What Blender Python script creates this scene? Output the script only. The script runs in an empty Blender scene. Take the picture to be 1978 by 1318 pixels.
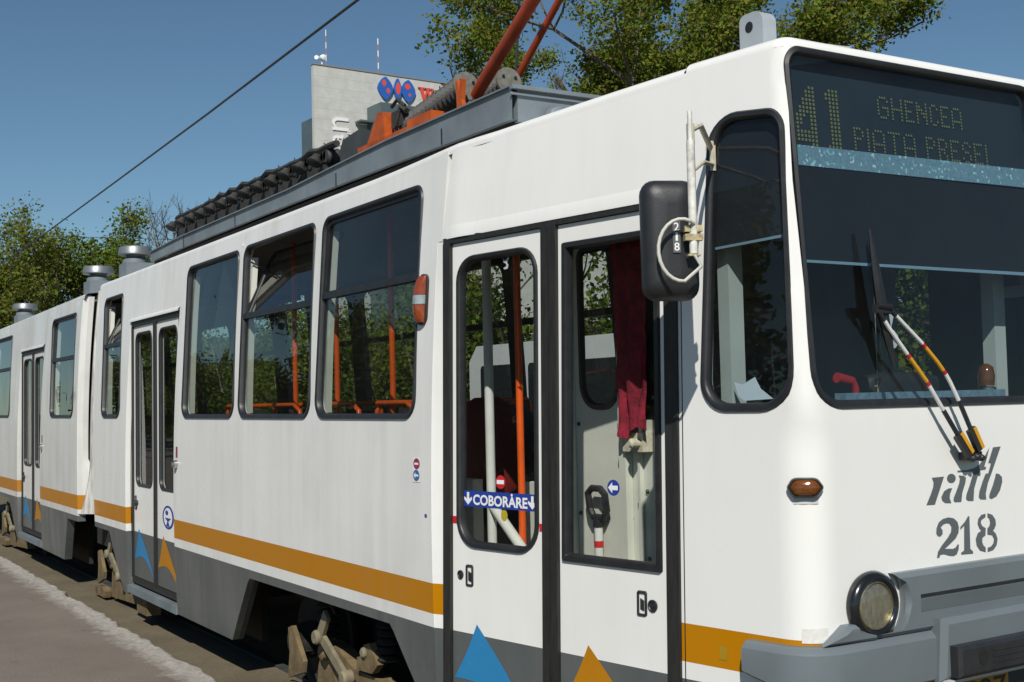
import bpy, bmesh, math, random
from mathutils import Vector, Matrix, noise
from mathutils.geometry import delaunay_2d_cdt

random.seed(7)
S = bpy.context.scene
COL = S.collection

# ------------------------------------------------------------------ camera, sky, sun, exposure
cam_d = bpy.data.cameras.new("camera")
cam = bpy.data.objects.new("camera", cam_d)
COL.objects.link(cam)
S.camera = cam
cam_d.sensor_width = 36.0
cam_d.lens = 43.11
cam_d.clip_start = 0.05
cam_d.clip_end = 3000
CAMR = ((0.522, 0.052, 0.851), (0.852, -0.005, -0.523), (-0.023, 0.999, -0.047))
rx = Vector((0.5222, 0.8525, -0.0234)).normalized()
bk = Vector((0.8513, -0.5226, -0.0470))
bk = (bk - rx * bk.dot(rx)).normalized()
up = bk.cross(rx)
m = Matrix((rx, up, bk)).transposed().to_4x4()
m.translation = Vector((0, -2.66, 1.83))
cam.matrix_world = m

SUN = Vector((0.603, -0.446, 0.66)).normalized()
W = bpy.data.worlds.new("World")
S.world = W
W.use_nodes = True
nt = W.node_tree
nt.nodes.clear()
sky = nt.nodes.new("ShaderNodeTexSky")
sky.sky_type = 'NISHITA'
sky.sun_disc = False
sky.sun_elevation = math.asin(SUN.z)
sky.sun_rotation = math.atan2(SUN.x, SUN.y)
sky.altitude = 80
sky.air_density = 0.85
sky.dust_density = 0.12
sky.ozone_density = 1.5
bg = nt.nodes.new("ShaderNodeBackground")
bg.inputs[1].default_value = 0.066
wo = nt.nodes.new("ShaderNodeOutputWorld")
tint = nt.nodes.new("ShaderNodeMix")
tint.data_type = 'RGBA'
tint.blend_type = 'MULTIPLY'
tint.inputs[0].default_value = 1.0
tint.inputs[7].default_value = (0.87, 1.065, 1.075, 1.0)
nt.links.new(sky.outputs[0], tint.inputs[6])
nt.links.new(tint.outputs[2], bg.inputs[0])
nt.links.new(bg.outputs[0], wo.inputs[0])
sl = bpy.data.lights.new("sun", 'SUN')
sl.energy = 4.5
sl.angle = math.radians(0.5)
sl.color = (1.0, 0.95, 0.87)
so = bpy.data.objects.new("sun", sl)
COL.objects.link(so)
so.rotation_euler = SUN.to_track_quat('Z', 'Y').to_euler()
so.location = SUN * 40
S.view_settings.view_transform = 'Standard'
S.view_settings.look = 'None'
S.view_settings.exposure = 0.0
S.view_settings.gamma = 1.0
S.view_settings.use_curve_mapping = False
S.render.engine = 'CYCLES'
S.cycles.use_denoising = True
S.cycles.max_bounces = 7
S.cycles.transparent_max_bounces = 24
S.cycles.caustics_reflective = False
S.cycles.caustics_refractive = False
S.cycles.sample_clamp_indirect = 4.0

# ------------------------------------------------------------------ materials
def newmat(name):
    mt = bpy.data.materials.new(name)
    mt.use_nodes = True
    n = mt.node_tree
    n.nodes.clear()
    o = n.nodes.new("ShaderNodeOutputMaterial")
    return mt, n, o

def N(n, typ, **kw):
    x = n.nodes.new(typ)
    for k, v in kw.items():
        if k.startswith("i_"):
            x.inputs[int(k[2:])].default_value = v
        else:
            setattr(x, k, v)
    return x

def ramp(n, fac, stops, interp='LINEAR'):
    r = n.nodes.new("ShaderNodeValToRGB")
    r.color_ramp.interpolation = interp
    e = r.color_ramp.elements
    e[0].position, e[0].color = stops[0][0], stops[0][1]
    e[1].position, e[1].color = stops[-1][0], stops[-1][1]
    for p, c in stops[1:-1]:
        k = e.new(p)
        k.color = c
    n.links.new(fac, r.inputs[0])
    return r.outputs[0]

def c4(c, a=1.0):
    return (c[0], c[1], c[2], a)

def mix(n, fac, a, b, typ='MIX'):
    x = n.nodes.new("ShaderNodeMix")
    x.data_type = 'RGBA'
    x.blend_type = typ
    for sock, v in ((x.inputs[0], fac), (x.inputs[6], a), (x.inputs[7], b)):
        if hasattr(v, "links"):
            n.links.new(v, sock)
        elif isinstance(v, (int, float)):
            sock.default_value = v
        else:
            sock.default_value = c4(v)
    return x.outputs[2]

def nz(n, scale, detail=4, rough=0.55, vec=None, stretch=None):
    t = N(n, "ShaderNodeTexNoise")
    t.inputs["Scale"].default_value = scale
    t.inputs["Detail"].default_value = detail
    t.inputs["Roughness"].default_value = rough
    tc = n.nodes.new("ShaderNodeTexCoord")
    src = tc.outputs["Object"]
    if stretch:
        mp = n.nodes.new("ShaderNodeMapping")
        mp.inputs["Scale"].default_value = stretch
        n.links.new(src, mp.inputs[0])
        src = mp.outputs[0]
    n.links.new(src, t.inputs["Vector"])
    return t.outputs["Fac"]

def simple(name, col, rough=0.5, metal=0.0, var=0.12, scale=6.0, bump=0.0, bscale=60.0, coat=0.0, spec=0.5, stretch=None):
    mt, n, o = newmat(name)
    b = n.nodes.new("ShaderNodeBsdfPrincipled")
    if var > 0:
        f = nz(n, scale, 5, 0.6, stretch=stretch)
        lo = tuple(max(0, c * (1 - var)) for c in col)
        hi = tuple(min(1, c * (1 + var)) for c in col)
        n.links.new(ramp(n, f, [(0.3, c4(lo)), (0.7, c4(hi))]), b.inputs["Base Color"])
    else:
        b.inputs["Base Color"].default_value = c4(col)
    b.inputs["Roughness"].default_value = rough
    b.inputs["Metallic"].default_value = metal
    b.inputs["Coat Weight"].default_value = coat
    b.inputs["Specular IOR Level"].default_value = spec
    if bump > 0:
        bp = n.nodes.new("ShaderNodeBump")
        bp.inputs["Strength"].default_value = bump
        bp.inputs["Distance"].default_value = 0.01
        n.links.new(nz(n, bscale, 6, 0.65), bp.inputs["Height"])
        n.links.new(bp.outputs[0], b.inputs["Normal"])
    n.links.new(b.outputs[0], o.inputs[0])
    return mt

Z_GREY, Z_WHITE, Z_ORANGE = 0.772, 0.831, 0.970
GREYP = (0.088, 0.098, 0.100)
WHITEP = (0.79, 0.79, 0.765)
ORANGEP = (0.46, 0.185, 0.0)

def paint(name, orange=True, grime=0.5, tint=(1, 1, 1), fade=None):
    """tram paint: grey skirt, white line, orange band, white above; grime in vertical runs"""
    mt, n, o = newmat(name)
    b = n.nodes.new("ShaderNodeBsdfPrincipled")
    tc = n.nodes.new("ShaderNodeTexCoord")
    sp = n.nodes.new("ShaderNodeSeparateXYZ")
    n.links.new(tc.outputs["Object"], sp.inputs[0])
    mul = N(n, "ShaderNodeMath", operation='MULTIPLY', i_1=0.25)
    n.links.new(sp.outputs[2], mul.inputs[0])
    wt = tuple(a * t for a, t in zip(WHITEP, tint))
    if orange:
        st = [(0.0, c4(GREYP)), (Z_GREY / 4, c4(wt)), (Z_WHITE / 4, c4(ORANGEP)), (Z_ORANGE / 4, c4(wt))]
    else:
        st = [(0.0, c4(GREYP)), (Z_GREY / 4, c4(wt))]
    base = ramp(n, mul.outputs[0], st, 'CONSTANT')
    runs = nz(n, 1.0, 5, 0.65, stretch=(7.0, 7.0, 0.55))
    blot = nz(n, 1.3, 4, 0.6)
    mm = N(n, "ShaderNodeMath", operation='MULTIPLY')
    n.links.new(runs, mm.inputs[0])
    n.links.new(blot, mm.inputs[1])
    g = ramp(n, mm.outputs[0], [(0.16, (0, 0, 0, 1)), (0.5, (grime, grime, grime, 1))])
    if fade:
        # the washed front end stays cleaner than the long side
        fx = N(n, "ShaderNodeMapRange", i_1=fade[0], i_2=fade[1], i_3=1.0, i_4=0.22)
        fx.interpolation_type = 'SMOOTHSTEP'
        n.links.new(sp.outputs[0], fx.inputs[0])
        g = mix(n, 1.0, g, fx.outputs[0], 'MULTIPLY')
    if orange:
        ob_ = ramp(n, mul.outputs[0], [(0.0, (1, 1, 1, 1)), (Z_WHITE / 4, (0.35, 0.35, 0.35, 1)), (Z_ORANGE / 4, (1, 1, 1, 1))], 'CONSTANT')
        g = mix(n, 1.0, g, ob_, 'MULTIPLY')
    dirt = mix(n, g, base, (0.30, 0.29, 0.265))
    # fine specks of road dirt, thicker near the skirt edge
    spk = nz(n, 38.0, 3, 0.7)
    low = N(n, "ShaderNodeMapRange", i_1=0.25, i_2=0.75, i_3=0.55, i_4=0.0)
    n.links.new(sp.outputs[2], low.inputs[0])
    s2 = ramp(n, spk, [(0.5, (0, 0, 0, 1)), (0.75, (1, 1, 1, 1))])
    m3 = N(n, "ShaderNodeMath", operation='MULTIPLY')
    n.links.new(s2, m3.inputs[0])
    n.links.new(low.outputs[0], m3.inputs[1])
    dirt2 = mix(n, m3.outputs[0], dirt, (0.19, 0.175, 0.145))
    n.links.new(dirt2, b.inputs["Base Color"])
    rr = N(n, "ShaderNodeMapRange", i_1=0.3, i_2=0.8, i_3=0.24, i_4=0.5)
    n.links.new(blot, rr.inputs[0])
    n.links.new(rr.outputs[0], b.inputs["Roughness"])
    bp = n.nodes.new("ShaderNodeBump")
    b.inputs["Specular IOR Level"].default_value = 0.22
    bp.inputs["Strength"].default_value = 0.14
    bp.inputs["Distance"].default_value = 0.02
    n.links.new(nz(n, 2.2, 2, 0.4), bp.inputs["Height"])
    n.links.new(bp.outputs[0], b.inputs["Normal"])
    n.links.new(b.outputs[0], o.inputs[0])
    return mt

def glass(name, tint=(0.80, 0.84, 0.82), ior=1.5, dirt=0.05):
    mt, n, o = newmat(name)
    tr = N(n, "ShaderNodeBsdfTransparent")
    tr.inputs[0].default_value = c4(tint)
    gl = N(n, "ShaderNodeBsdfGlossy")
    gl.inputs["Roughness"].default_value = 0.01
    gl.inputs[0].default_value = (1, 1, 1, 1)
    lw = N(n, "ShaderNodeLayerWeight")
    lw.inputs[0].default_value = 0.5
    pw = N(n, "ShaderNodeMath", operation='POWER', i_1=5.0)
    n.links.new(lw.outputs[1], pw.inputs[0])
    fr = N(n, "ShaderNodeMath", operation='MULTIPLY_ADD', i_1=0.93, i_2=((ior - 1) / (ior + 1)) ** 2)
    n.links.new(pw.outputs[0], fr.inputs[0])
    # old panes are never quite flat
    bp = n.nodes.new("ShaderNodeBump")
    bp.inputs["Strength"].default_value = 0.04
    bp.inputs["Distance"].default_value = 0.02
    n.links.new(nz(n, 3.0, 1, 0.4), bp.inputs["Height"])
    n.links.new(bp.outputs[0], gl.inputs["Normal"])
    m1 = n.nodes.new("ShaderNodeMixShader")
    n.links.new(fr.outputs[0], m1.inputs[0])
    n.links.new(tr.outputs[0], m1.inputs[1])
    n.links.new(gl.outputs[0], m1.inputs[2])
    df = N(n, "ShaderNodeBsdfDiffuse")
    df.inputs[0].default_value = (0.42, 0.41, 0.37, 1)
    m2 = n.nodes.new("ShaderNodeMixShader")
    dn = ramp(n, nz(n, 2.5, 6, 0.7), [(0.35, (dirt * 0.25,) * 3 + (1,)), (0.8, (dirt,) * 3 + (1,))])
    n.links.new(dn, m2.inputs[0])
    n.links.new(m1.outputs[0], m2.inputs[1])
    n.links.new(df.outputs[0], m2.inputs[2])
    n.links.new(m2.outputs[0], o.inputs[0])
    return mt

M = {}
M['paint'] = paint("tram_paint", True, 0.34, (0.985, 0.987, 0.99), (-5.9, -3.4))
M['paint_rear'] = paint("tram_paint_rear", True, 0.62, (0.86, 0.865, 0.87))
M['paint_front'] = M['paint']
M['paint_door'] = paint("tram_paint_door", False, 0.15)
M['rubber'] = simple("black_rubber", (0.016, 0.017, 0.019), 0.45, var=0.35, scale=14)
M['black'] = simple("black_plastic", (0.020, 0.021, 0.024), 0.42, var=0.25, scale=10, bump=0.15, bscale=220)
M['post'] = simple("black_door_rubber", (0.018, 0.018, 0.017), 0.55, var=0.4, scale=9, stretch=(9, 9, 0.8))
M['glass'] = glass("window_glass", (0.66, 0.70, 0.68), 1.5, 0.022)
M['glass_front'] = glass("windscreen_glass", (0.62, 0.69, 0.72), 1.5, 0.018)
M['glass_door'] = glass("door_glass", (0.91, 0.93, 0.91), 1.45, 0.010)
M['orange'] = simple("orange_tube", (0.72, 0.10, 0.010), 0.35, var=0.15)
M['roofgrey'] = simple("roof_grey", (0.155, 0.185, 0.205), 0.55, var=0.22, scale=3.0, bump=0.1, bscale=40)
M['darkgrey'] = simple("dark_grey_metal", (0.05, 0.055, 0.055), 0.6, var=0.3, scale=5)
M['bumper'] = simple("bumper_grey", (0.135, 0.160, 0.175), 0.35, var=0.08, scale=2.5)
M['alu'] = simple("zinc_sheet", (0.24, 0.26, 0.28), 0.45, metal=0.6, var=0.15, scale=4)
M['steelwhite'] = simple("white_tube", (0.62, 0.64, 0.62), 0.4, var=0.08)
M['coil'] = simple("coil_steel", (0.045, 0.045, 0.043), 0.5, var=0.35, scale=25)
M['coilplate'] = simple("coil_end_plate", (0.16, 0.155, 0.13), 0.6, var=0.3, scale=30)
M['redtube'] = simple("pantograph_red", (0.36, 0.055, 0.02), 0.45, var=0.25, scale=8)
M['porange'] = simple("pantograph_orange", (0.46, 0.085, 0.010), 0.5, var=0.28, scale=9)
M['resist'] = simple("resistor_iron", (0.038, 0.037, 0.035), 0.7, var=0.4, scale=20)
M['dust'] = simple("dusty_iron", (0.155, 0.112, 0.056), 0.85, var=0.4, scale=12, bump=0.4, bscale=60)
M['dustlight'] = simple("dusty_grey_iron", (0.20, 0.175, 0.115), 0.8, var=0.25, scale=14)
M['darkiron'] = simple("greasy_iron", (0.018, 0.016, 0.013), 0.8, var=0.4, scale=10)
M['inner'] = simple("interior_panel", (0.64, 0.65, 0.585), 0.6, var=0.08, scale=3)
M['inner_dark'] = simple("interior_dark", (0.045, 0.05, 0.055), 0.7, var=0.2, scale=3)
M['ceiling'] = simple("interior_ceiling", (0.14, 0.14, 0.13), 0.7, var=0.1)
M['floor'] = simple("interior_floor", (0.05, 0.045, 0.04), 0.8, var=0.2)
M['seat'] = simple("dark_seat", (0.02, 0.02, 0.022), 0.6, var=0.3)
M['seatred'] = simple("red_seat", (0.15, 0.014, 0.012), 0.5, var=0.15)
M['curtain'] = simple("red_cloth", (0.24, 0.008, 0.030), 0.9, var=0.5, scale=22, bump=0.8, bscale=70, stretch=(1, 1, 0.7))
M['paper'] = simple("white_paper", (0.74, 0.77, 0.80), 0.8, var=0.04)
M['white'] = simple("white_vinyl", (0.80, 0.80, 0.80), 0.5, var=0.03)
M['blue'] = simple("blue_vinyl", (0.016, 0.045, 0.29), 0.45, var=0.05)
M['red'] = simple("red_vinyl", (0.52, 0.016, 0.022), 0.45, var=0.06)
M['maroon'] = simple("faded_red_vinyl", (0.30, 0.03, 0.065), 0.5, var=0.06)
M['skyblue'] = simple("light_blue_vinyl", (0.022, 0.205, 0.44), 0.4, var=0.06)
M['fadedblue'] = simple("faded_blue_vinyl", (0.03, 0.14, 0.33), 0.4, var=0.06)
M['tri_orange'] = simple("orange_vinyl", (0.44, 0.18, 0.0), 0.5, var=0.06)
M['letter'] = simple("grey_lettering", (0.105, 0.12, 0.13), 0.45, var=0.06)
M['yellow'] = simple("yellow_tape", (0.60, 0.30, 0.012), 0.5, var=0.1)
M['plate'] = simple("yellow_plate", (0.42, 0.22, 0.02), 0.5, var=0.2, scale=15)
M['cream'] = simple("cream_rust_paint", (0.62, 0.58, 0.46), 0.5, var=0.25, scale=30)
M['brass'] = simple("rusty_clamp", (0.46, 0.38, 0.22), 0.5, metal=0.3, var=0.5, scale=60)
M['amber'] = simple("amber_lens", (0.15, 0.046, 0.005), 0.12, var=0.3, scale=40, coat=0.8)
M['amber_red'] = simple("amber_red_lens", (0.24, 0.042, 0.007), 0.15, var=0.2, scale=40, coat=0.8)
M['clear'] = simple("clear_lens", (0.55, 0.56, 0.52), 0.15, metal=0.6, var=0.15, scale=30, coat=0.6)
M['chrome'] = simple("worn_chrome", (0.55, 0.55, 0.52), 0.25, metal=1.0, var=0.2, scale=30)
M['reflector'] = simple("lamp_reflector", (0.84, 0.84, 0.82), 0.36, metal=0.45, var=0.10, scale=70)
M['foil'] = simple("blue_grey_foil", (0.30, 0.43, 0.52), 0.35, metal=0.4, var=0.3, scale=40)
M['led_board'] = simple("display_board", (0.028, 0.040, 0.049), 0.5, var=0.08)
M['led'] = simple("led_dot", (0.26, 0.26, 0.11), 0.4, var=0.15, scale=90)
M['grey_and_shade'] = simple("grey_trim_and_shade", (0.50, 0.52, 0.52), 0.5, var=0.1)  # plain grey for small parts, also the painted shadow below the indicator
M['cable'] = simple("grey_cable", (0.52, 0.51, 0.45), 0.5, var=0.15)

def glitter():
    mt, n, o = newmat("glitter_foil")
    b = n.nodes.new("ShaderNodeBsdfPrincipled")
    v = N(n, "ShaderNodeTexVoronoi")
    v.inputs["Scale"].default_value = 95
    tc = n.nodes.new("ShaderNodeTexCoord")
    n.links.new(tc.outputs["Object"], v.inputs["Vector"])
    sep = n.nodes.new("ShaderNodeSeparateColor")
    n.links.new(v.outputs["Color"], sep.inputs[0])
    c = ramp(n, sep.outputs[0], [(0.0, (0.20, 0.34, 0.42, 1)), (0.9, (0.27, 0.42, 0.50, 1)), (0.93, (0.35, 0.80, 0.85, 1)), (1.0, (0.85, 0.95, 1, 1))])
    n.links.new(c, b.inputs["Base Color"])
    b.inputs["Roughness"].default_value = 0.4
    n.links.new(b.outputs[0], o.inputs[0])
    return mt
M['glitter'] = glitter()

def asphalt():
    mt, n, o = newmat("platform_asphalt")
    b = n.nodes.new("ShaderNodeBsdfPrincipled")
    f1 = nz(n, 1.1, 6, 0.65)
    f2 = nz(n, 60, 4, 0.7)
    base = ramp(n, f1, [(0.3, (0.145, 0.121, 0.098, 1)), (0.7, (0.200, 0.170, 0.140, 1))])
    g = ramp(n, f2, [(0.3, (0.72, 0.72, 0.72, 1)), (0.75, (1.2, 1.2, 1.2, 1))])
    col = mix(n, 1.0, base, g, 'MULTIPLY')
    st = ramp(n, nz(n, 2.6, 5, 0.7, stretch=(0.7, 2.0, 1)), [(0.62, (0, 0, 0, 1)), (0.72, (0.45, 0.45, 0.45, 1))])
    col = mix(n, st, col, (0.075, 0.066, 0.06))
    # pale worn lip along the platform edge (y about -0.27)
    tc = n.nodes.new("ShaderNodeTexCoord")
    sp = n.nodes.new("ShaderNodeSeparateXYZ")
    n.links.new(tc.outputs["Object"], sp.inputs[0])
    wob = nz(n, 7, 5, 0.75)
    wm = N(n, "ShaderNodeMath", operation='MULTIPLY_ADD', i_1=0.46, i_2=-0.23)
    n.links.new(wob, wm.inputs[0])
    ad = N(n, "ShaderNodeMath", operation='ADD')
    n.links.new(sp.outputs[1], ad.inputs[0])
    n.links.new(wm.outputs[0], ad.inputs[1])
    mr = N(n, "ShaderNodeMapRange", i_1=-0.50, i_2=-0.365, i_3=0.0, i_4=0.85)
    n.links.new(ad.outputs[0], mr.inputs[0])
    pale = ramp(n, nz(n, 30, 5, 0.75), [(0.3, (0.22, 0.20, 0.175, 1)), (0.62, (0.46, 0.44, 0.395, 1))])
    col = mix(n, mr.outputs[0], col, pale)
    n.links.new(col, b.inputs["Base Color"])
    b.inputs["Roughness"].default_value = 0.9
    bp = n.nodes.new("ShaderNodeBump")
    bp.inputs["Strength"].default_value = 0.5
    bp.inputs["Distance"].default_value = 0.01
    n.links.new(nz(n, 90, 5, 0.7), bp.inputs["Height"])
    n.links.new(bp.outputs[0], b.inputs["Normal"])
    n.links.new(b.outputs[0], o.inputs[0])
    return mt
M['asphalt'] = asphalt()

def soil(name, lo, hi, scale):
    mt, n, o = newmat(name)
    b = n.nodes.new("ShaderNodeBsdfPrincipled")
    f1 = nz(n, scale, 7, 0.7)
    f2 = nz(n, scale * 30, 4, 0.7)
    base = ramp(n, f1, [(0.3, c4(lo)), (0.7, c4(hi))])
    g = ramp(n, f2, [(0.3, (0.7, 0.7, 0.7, 1)), (0.75, (1.2, 1.2, 1.2, 1))])
    n.links.new(mix(n, 1.0, base, g, 'MULTIPLY'), b.inputs["Base Color"])
    b.inputs["Roughness"].default_value = 0.95
    bp = n.nodes.new("ShaderNodeBump")
    bp.inputs["Strength"].default_value = 0.6
    bp.inputs["Distance"].default_value = 0.015
    n.links.new(nz(n, scale * 18, 6, 0.7), bp.inputs["Height"])
    n.links.new(bp.outputs[0], b.inputs["Normal"])
    n.links.new(b.outputs[0], o.inputs[0])
    return mt
M['bed'] = soil("dusty_trackbed", (0.105, 0.085, 0.052), (0.185, 0.153, 0.100), 1.6)
M['ground'] = soil("ground_soil", (0.09, 0.085, 0.06), (0.15, 0.14, 0.10), 0.25)
M['facade'] = simple("facade_tiles", (0.50, 0.50, 0.475), 0.8, var=0.10, scale=0.7)
M['blueglass'] = simple("dark_cladding", (0.085, 0.115, 0.125), 0.4, var=0.15, scale=0.3)
M['sign_blue'] = simple("sign_blue", (0.02, 0.11, 0.42), 0.5, var=0.05, scale=0.5)
M['sign_red'] = simple("sign_red", (0.66, 0.075, 0.045), 0.5, var=0.05, scale=0.5)
M['bark'] = simple("bark", (0.11, 0.085, 0.06), 0.9, var=0.3, scale=8)
M['mast'] = simple("mast_paint", (0.42, 0.36, 0.34), 0.6, var=0.4, scale=0.8)
M['wire'] = simple("copper_wire", (0.03, 0.034, 0.034), 0.5, var=0.1)
M['poster_y'] = simple("poster_yellow", (0.55, 0.42, 0.03), 0.6, var=0.1)

def leafmat(name, col):
    mt, n, o = newmat(name)
    d = N(n, "ShaderNodeBsdfDiffuse")
    t = N(n, "ShaderNodeBsdfTranslucent")
    f = nz(n, 1.7, 3, 0.6)
    lo = tuple(c * 0.7 for c in col)
    hi = tuple(c * 1.3 for c in col)
    cc = ramp(n, f, [(0.3, c4(lo)), (0.7, c4(hi))])
    n.links.new(cc, d.inputs[0])
    n.links.new(mix(n, 1.0, cc, (1.0, 1.15, 0.5), 'MULTIPLY'), t.inputs[0])
    mx = n.nodes.new("ShaderNodeMixShader")
    mx.inputs[0].default_value = 0.35
    n.links.new(d.outputs[0], mx.inputs[1])
    n.links.new(t.outputs[0], mx.inputs[2])
    n.links.new(mx.outputs[0], o.inputs[0])
    return mt
LEAF = [leafmat("leaf_spring", (0.170, 0.195, 0.030)), leafmat("leaf_olive", (0.175, 0.165, 0.036)),
        leafmat("leaf_fresh", (0.120, 0.185, 0.030)), leafmat("leaf_dark", (0.070, 0.115, 0.022))]

# ------------------------------------------------------------------ object helpers
class MB:
    def __init__(s):
        s.v, s.f, s.mi = [], [], []
    def add(s, vs, fs, mi=0):
        o = len(s.v)
        s.v += [tuple(p) for p in vs]
        s.f += [tuple(i + o for i in f) for f in fs]
        s.mi += [mi] * len(fs)
        return s
    def box(s, c, d, ax=None, mi=0):
        """box centre c, full size d, optional axes"""
        ax = ax or (Vector((1, 0, 0)), Vector((0, 1, 0)), Vector((0, 0, 1)))
        c = Vector(c)
        vs = []
        for k in range(8):
            q = c.copy()
            for i in range(3):
                q += ax[i] * (d[i] / 2 * (1 if (k >> i) & 1 else -1))
            vs.append(q)
        return s.add(vs, [(0, 2, 3, 1), (4, 5, 7, 6), (0, 1, 5, 4), (2, 6, 7, 3), (0, 4, 6, 2), (1, 3, 7, 5)], mi)
    def bb(s, x0, x1, y0, y1, z0, z1, mi=0):
        return s.box(((x0 + x1) / 2, (y0 + y1) / 2, (z0 + z1) / 2), (abs(x1 - x0), abs(y1 - y0), abs(z1 - z0)), None, mi)
    def tube(s, pts, r, seg=10, cap=True, mi=0):
        pts = [Vector(p) for p in pts]
        rs = r if isinstance(r, (list, tuple)) else [r] * len(pts)
        ref = None
        vs = []
        for i, p in enumerate(pts):
            t = (pts[min(i + 1, len(pts) - 1)] - pts[max(i - 1, 0)]).normalized()
            if ref is None:
                a = Vector((0, 0, 1)) if abs(t.z) < 0.9 else Vector((1, 0, 0))
                ref = t.cross(a).normalized()
            else:
                ref = (ref - t * ref.dot(t)).normalized()
            b = t.cross(ref)
            for k in range(seg):
                an = 2 * math.pi * k / seg
                vs.append(p + (ref * math.cos(an) + b * math.sin(an)) * rs[i])
        fs = []
        for i in range(len(pts) - 1):
            for k in range(seg):
                k2 = (k + 1) % seg
                fs.append((i * seg + k, i * seg + k2, (i + 1) * seg + k2, (i + 1) * seg + k))
        if cap:
            fs.append(tuple(range(seg - 1, -1, -1)))
            fs.append(tuple((len(pts) - 1) * seg + k for k in range(seg)))
        return s.add(vs, fs, mi)
    def lathe(s, c, ax, prof, seg=28, mi=0):
        """prof: list of (distance along ax, radius)"""
        c, ax = Vector(c), Vector(ax).normalized()
        a = Vector((0, 0, 1)) if abs(ax.z) < 0.9 else Vector((1, 0, 0))
        u = ax.cross(a).normalized()
        w = ax.cross(u)
        vs, fs = [], []
        for d, r in prof:
            for k in range(seg):
                an = 2 * math.pi * k / seg
                vs.append(c + ax * d + (u * math.cos(an) + w * math.sin(an)) * r)
        for i in range(len(prof) - 1):
            for k in range(seg):
                k2 = (k + 1) % seg
                fs.append((i * seg + k, i * seg + k2, (i + 1) * seg + k2, (i + 1) * seg + k))
        fs.append(tuple(range(seg - 1, -1, -1)))
        fs.append(tuple((len(prof) - 1) * seg + k for k in range(seg)))
        return s.add(vs, fs, mi)
    def loft(s, rows, closed=True, mi=0):
        n = len(rows[0])
        o = []
        for r in rows:
            o += list(r)
        fs = []
        for i in range(len(rows) - 1):
            for k in range(n if closed else n - 1):
                k2 = (k + 1) % n
                fs.append((i * n + k, i * n + k2, (i + 1) * n + k2, (i + 1) * n + k))
        return s.add(o, fs, mi)
    def prism(s, poly, fn, n0, n1, mi=0):
        """2D polygon extruded between offsets n0 (back) and n1 (front) of mapping fn(u,v,n)"""
        k = len(poly)
        vs = [fn(u, v, n1) for u, v in poly] + [fn(u, v, n0) for u, v in poly]
        fs = [tuple(range(k))] + [(i, i + k, (i + 1) % k + k, (i + 1) % k) for i in range(k)]
        return s.add(vs, fs, mi)
    def build(s, name, mats, parent=None, smooth=35, fix=True):
        me = bpy.data.meshes.new(name)
        me.from_pydata(s.v, [], s.f)
        mats = mats if isinstance(mats, (list, tuple)) else [mats]
        for q in mats:
            me.materials.append(q)
        if len(mats) > 1:
            me.polygons.foreach_set("material_index", s.mi)
        if fix:
            bm = bmesh.new()
            bm.from_mesh(me)
            bmesh.ops.recalc_face_normals(bm, faces=bm.faces)
            bm.to_mesh(me)
            bm.free()
        if smooth:
            me.polygons.foreach_set("use_smooth", [True] * len(me.polygons))
            me.set_sharp_from_angle(angle=math.radians(smooth))
        me.update()
        ob = bpy.data.objects.new(name, me)
        COL.objects.link(ob)
        if parent:
            parent_to(ob, parent)
        return ob

def wmat(o):
    mtx = Matrix.Translation(o.location) @ o.rotation_euler.to_matrix().to_4x4()
    if o.parent:
        mtx = wmat(o.parent) @ o.matrix_parent_inverse @ mtx
    return mtx

def parent_to(ob, par):
    ob.parent = par
    ob.matrix_parent_inverse = wmat(par).inverted()

def tag(o, label=None, cat=None, group=None, kind=None):
    if label: o['label'] = label
    if cat: o['category'] = cat
    if group: o['group'] = group
    if kind: o['kind'] = kind
    return o

def thing(name, loc, label, cat, group=None):
    o = bpy.data.objects.new(name, None)
    o.empty_display_size = 0.3
    COL.objects.link(o)
    o.location = loc
    return tag(o, label, cat, group)

def copy_tree(o, shift, parent=None):
    """copy a part (or thing) with its children, moved by a world-space shift"""
    def one(src, par):
        c = src.copy()
        COL.objects.link(c)
        if par is not None:
            inv = src.matrix_parent_inverse.copy()
            c.parent = par
            c.matrix_parent_inverse = inv
        return c
    c = one(o, parent)
    c.location = Vector(o.location) + Vector(shift)
    for ch in list(o.children):
        d = one(ch, c)
        for g in list(ch.children):
            one(g, d)
    return c

def inpoly(p, poly):
    x, y = p
    r = False
    j = len(poly) - 1
    for i in range(len(poly)):
        xi, yi = poly[i]
        xj, yj = poly[j]
        if (yi > y) != (yj > y) and x < (xj - xi) * (y - yi) / (yj - yi) + xi:
            r = not r
        j = i
    return r

def densify(poly, step):
    out = []
    for i, a in enumerate(poly):
        b = poly[(i + 1) % len(poly)]
        d = math.hypot(b[0] - a[0], b[1] - a[1])
        k = max(1, int(math.ceil(d / step)))
        for q in range(k):
            out.append((a[0] + (b[0] - a[0]) * q / k, a[1] + (b[1] - a[1]) * q / k))
    return out

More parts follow.
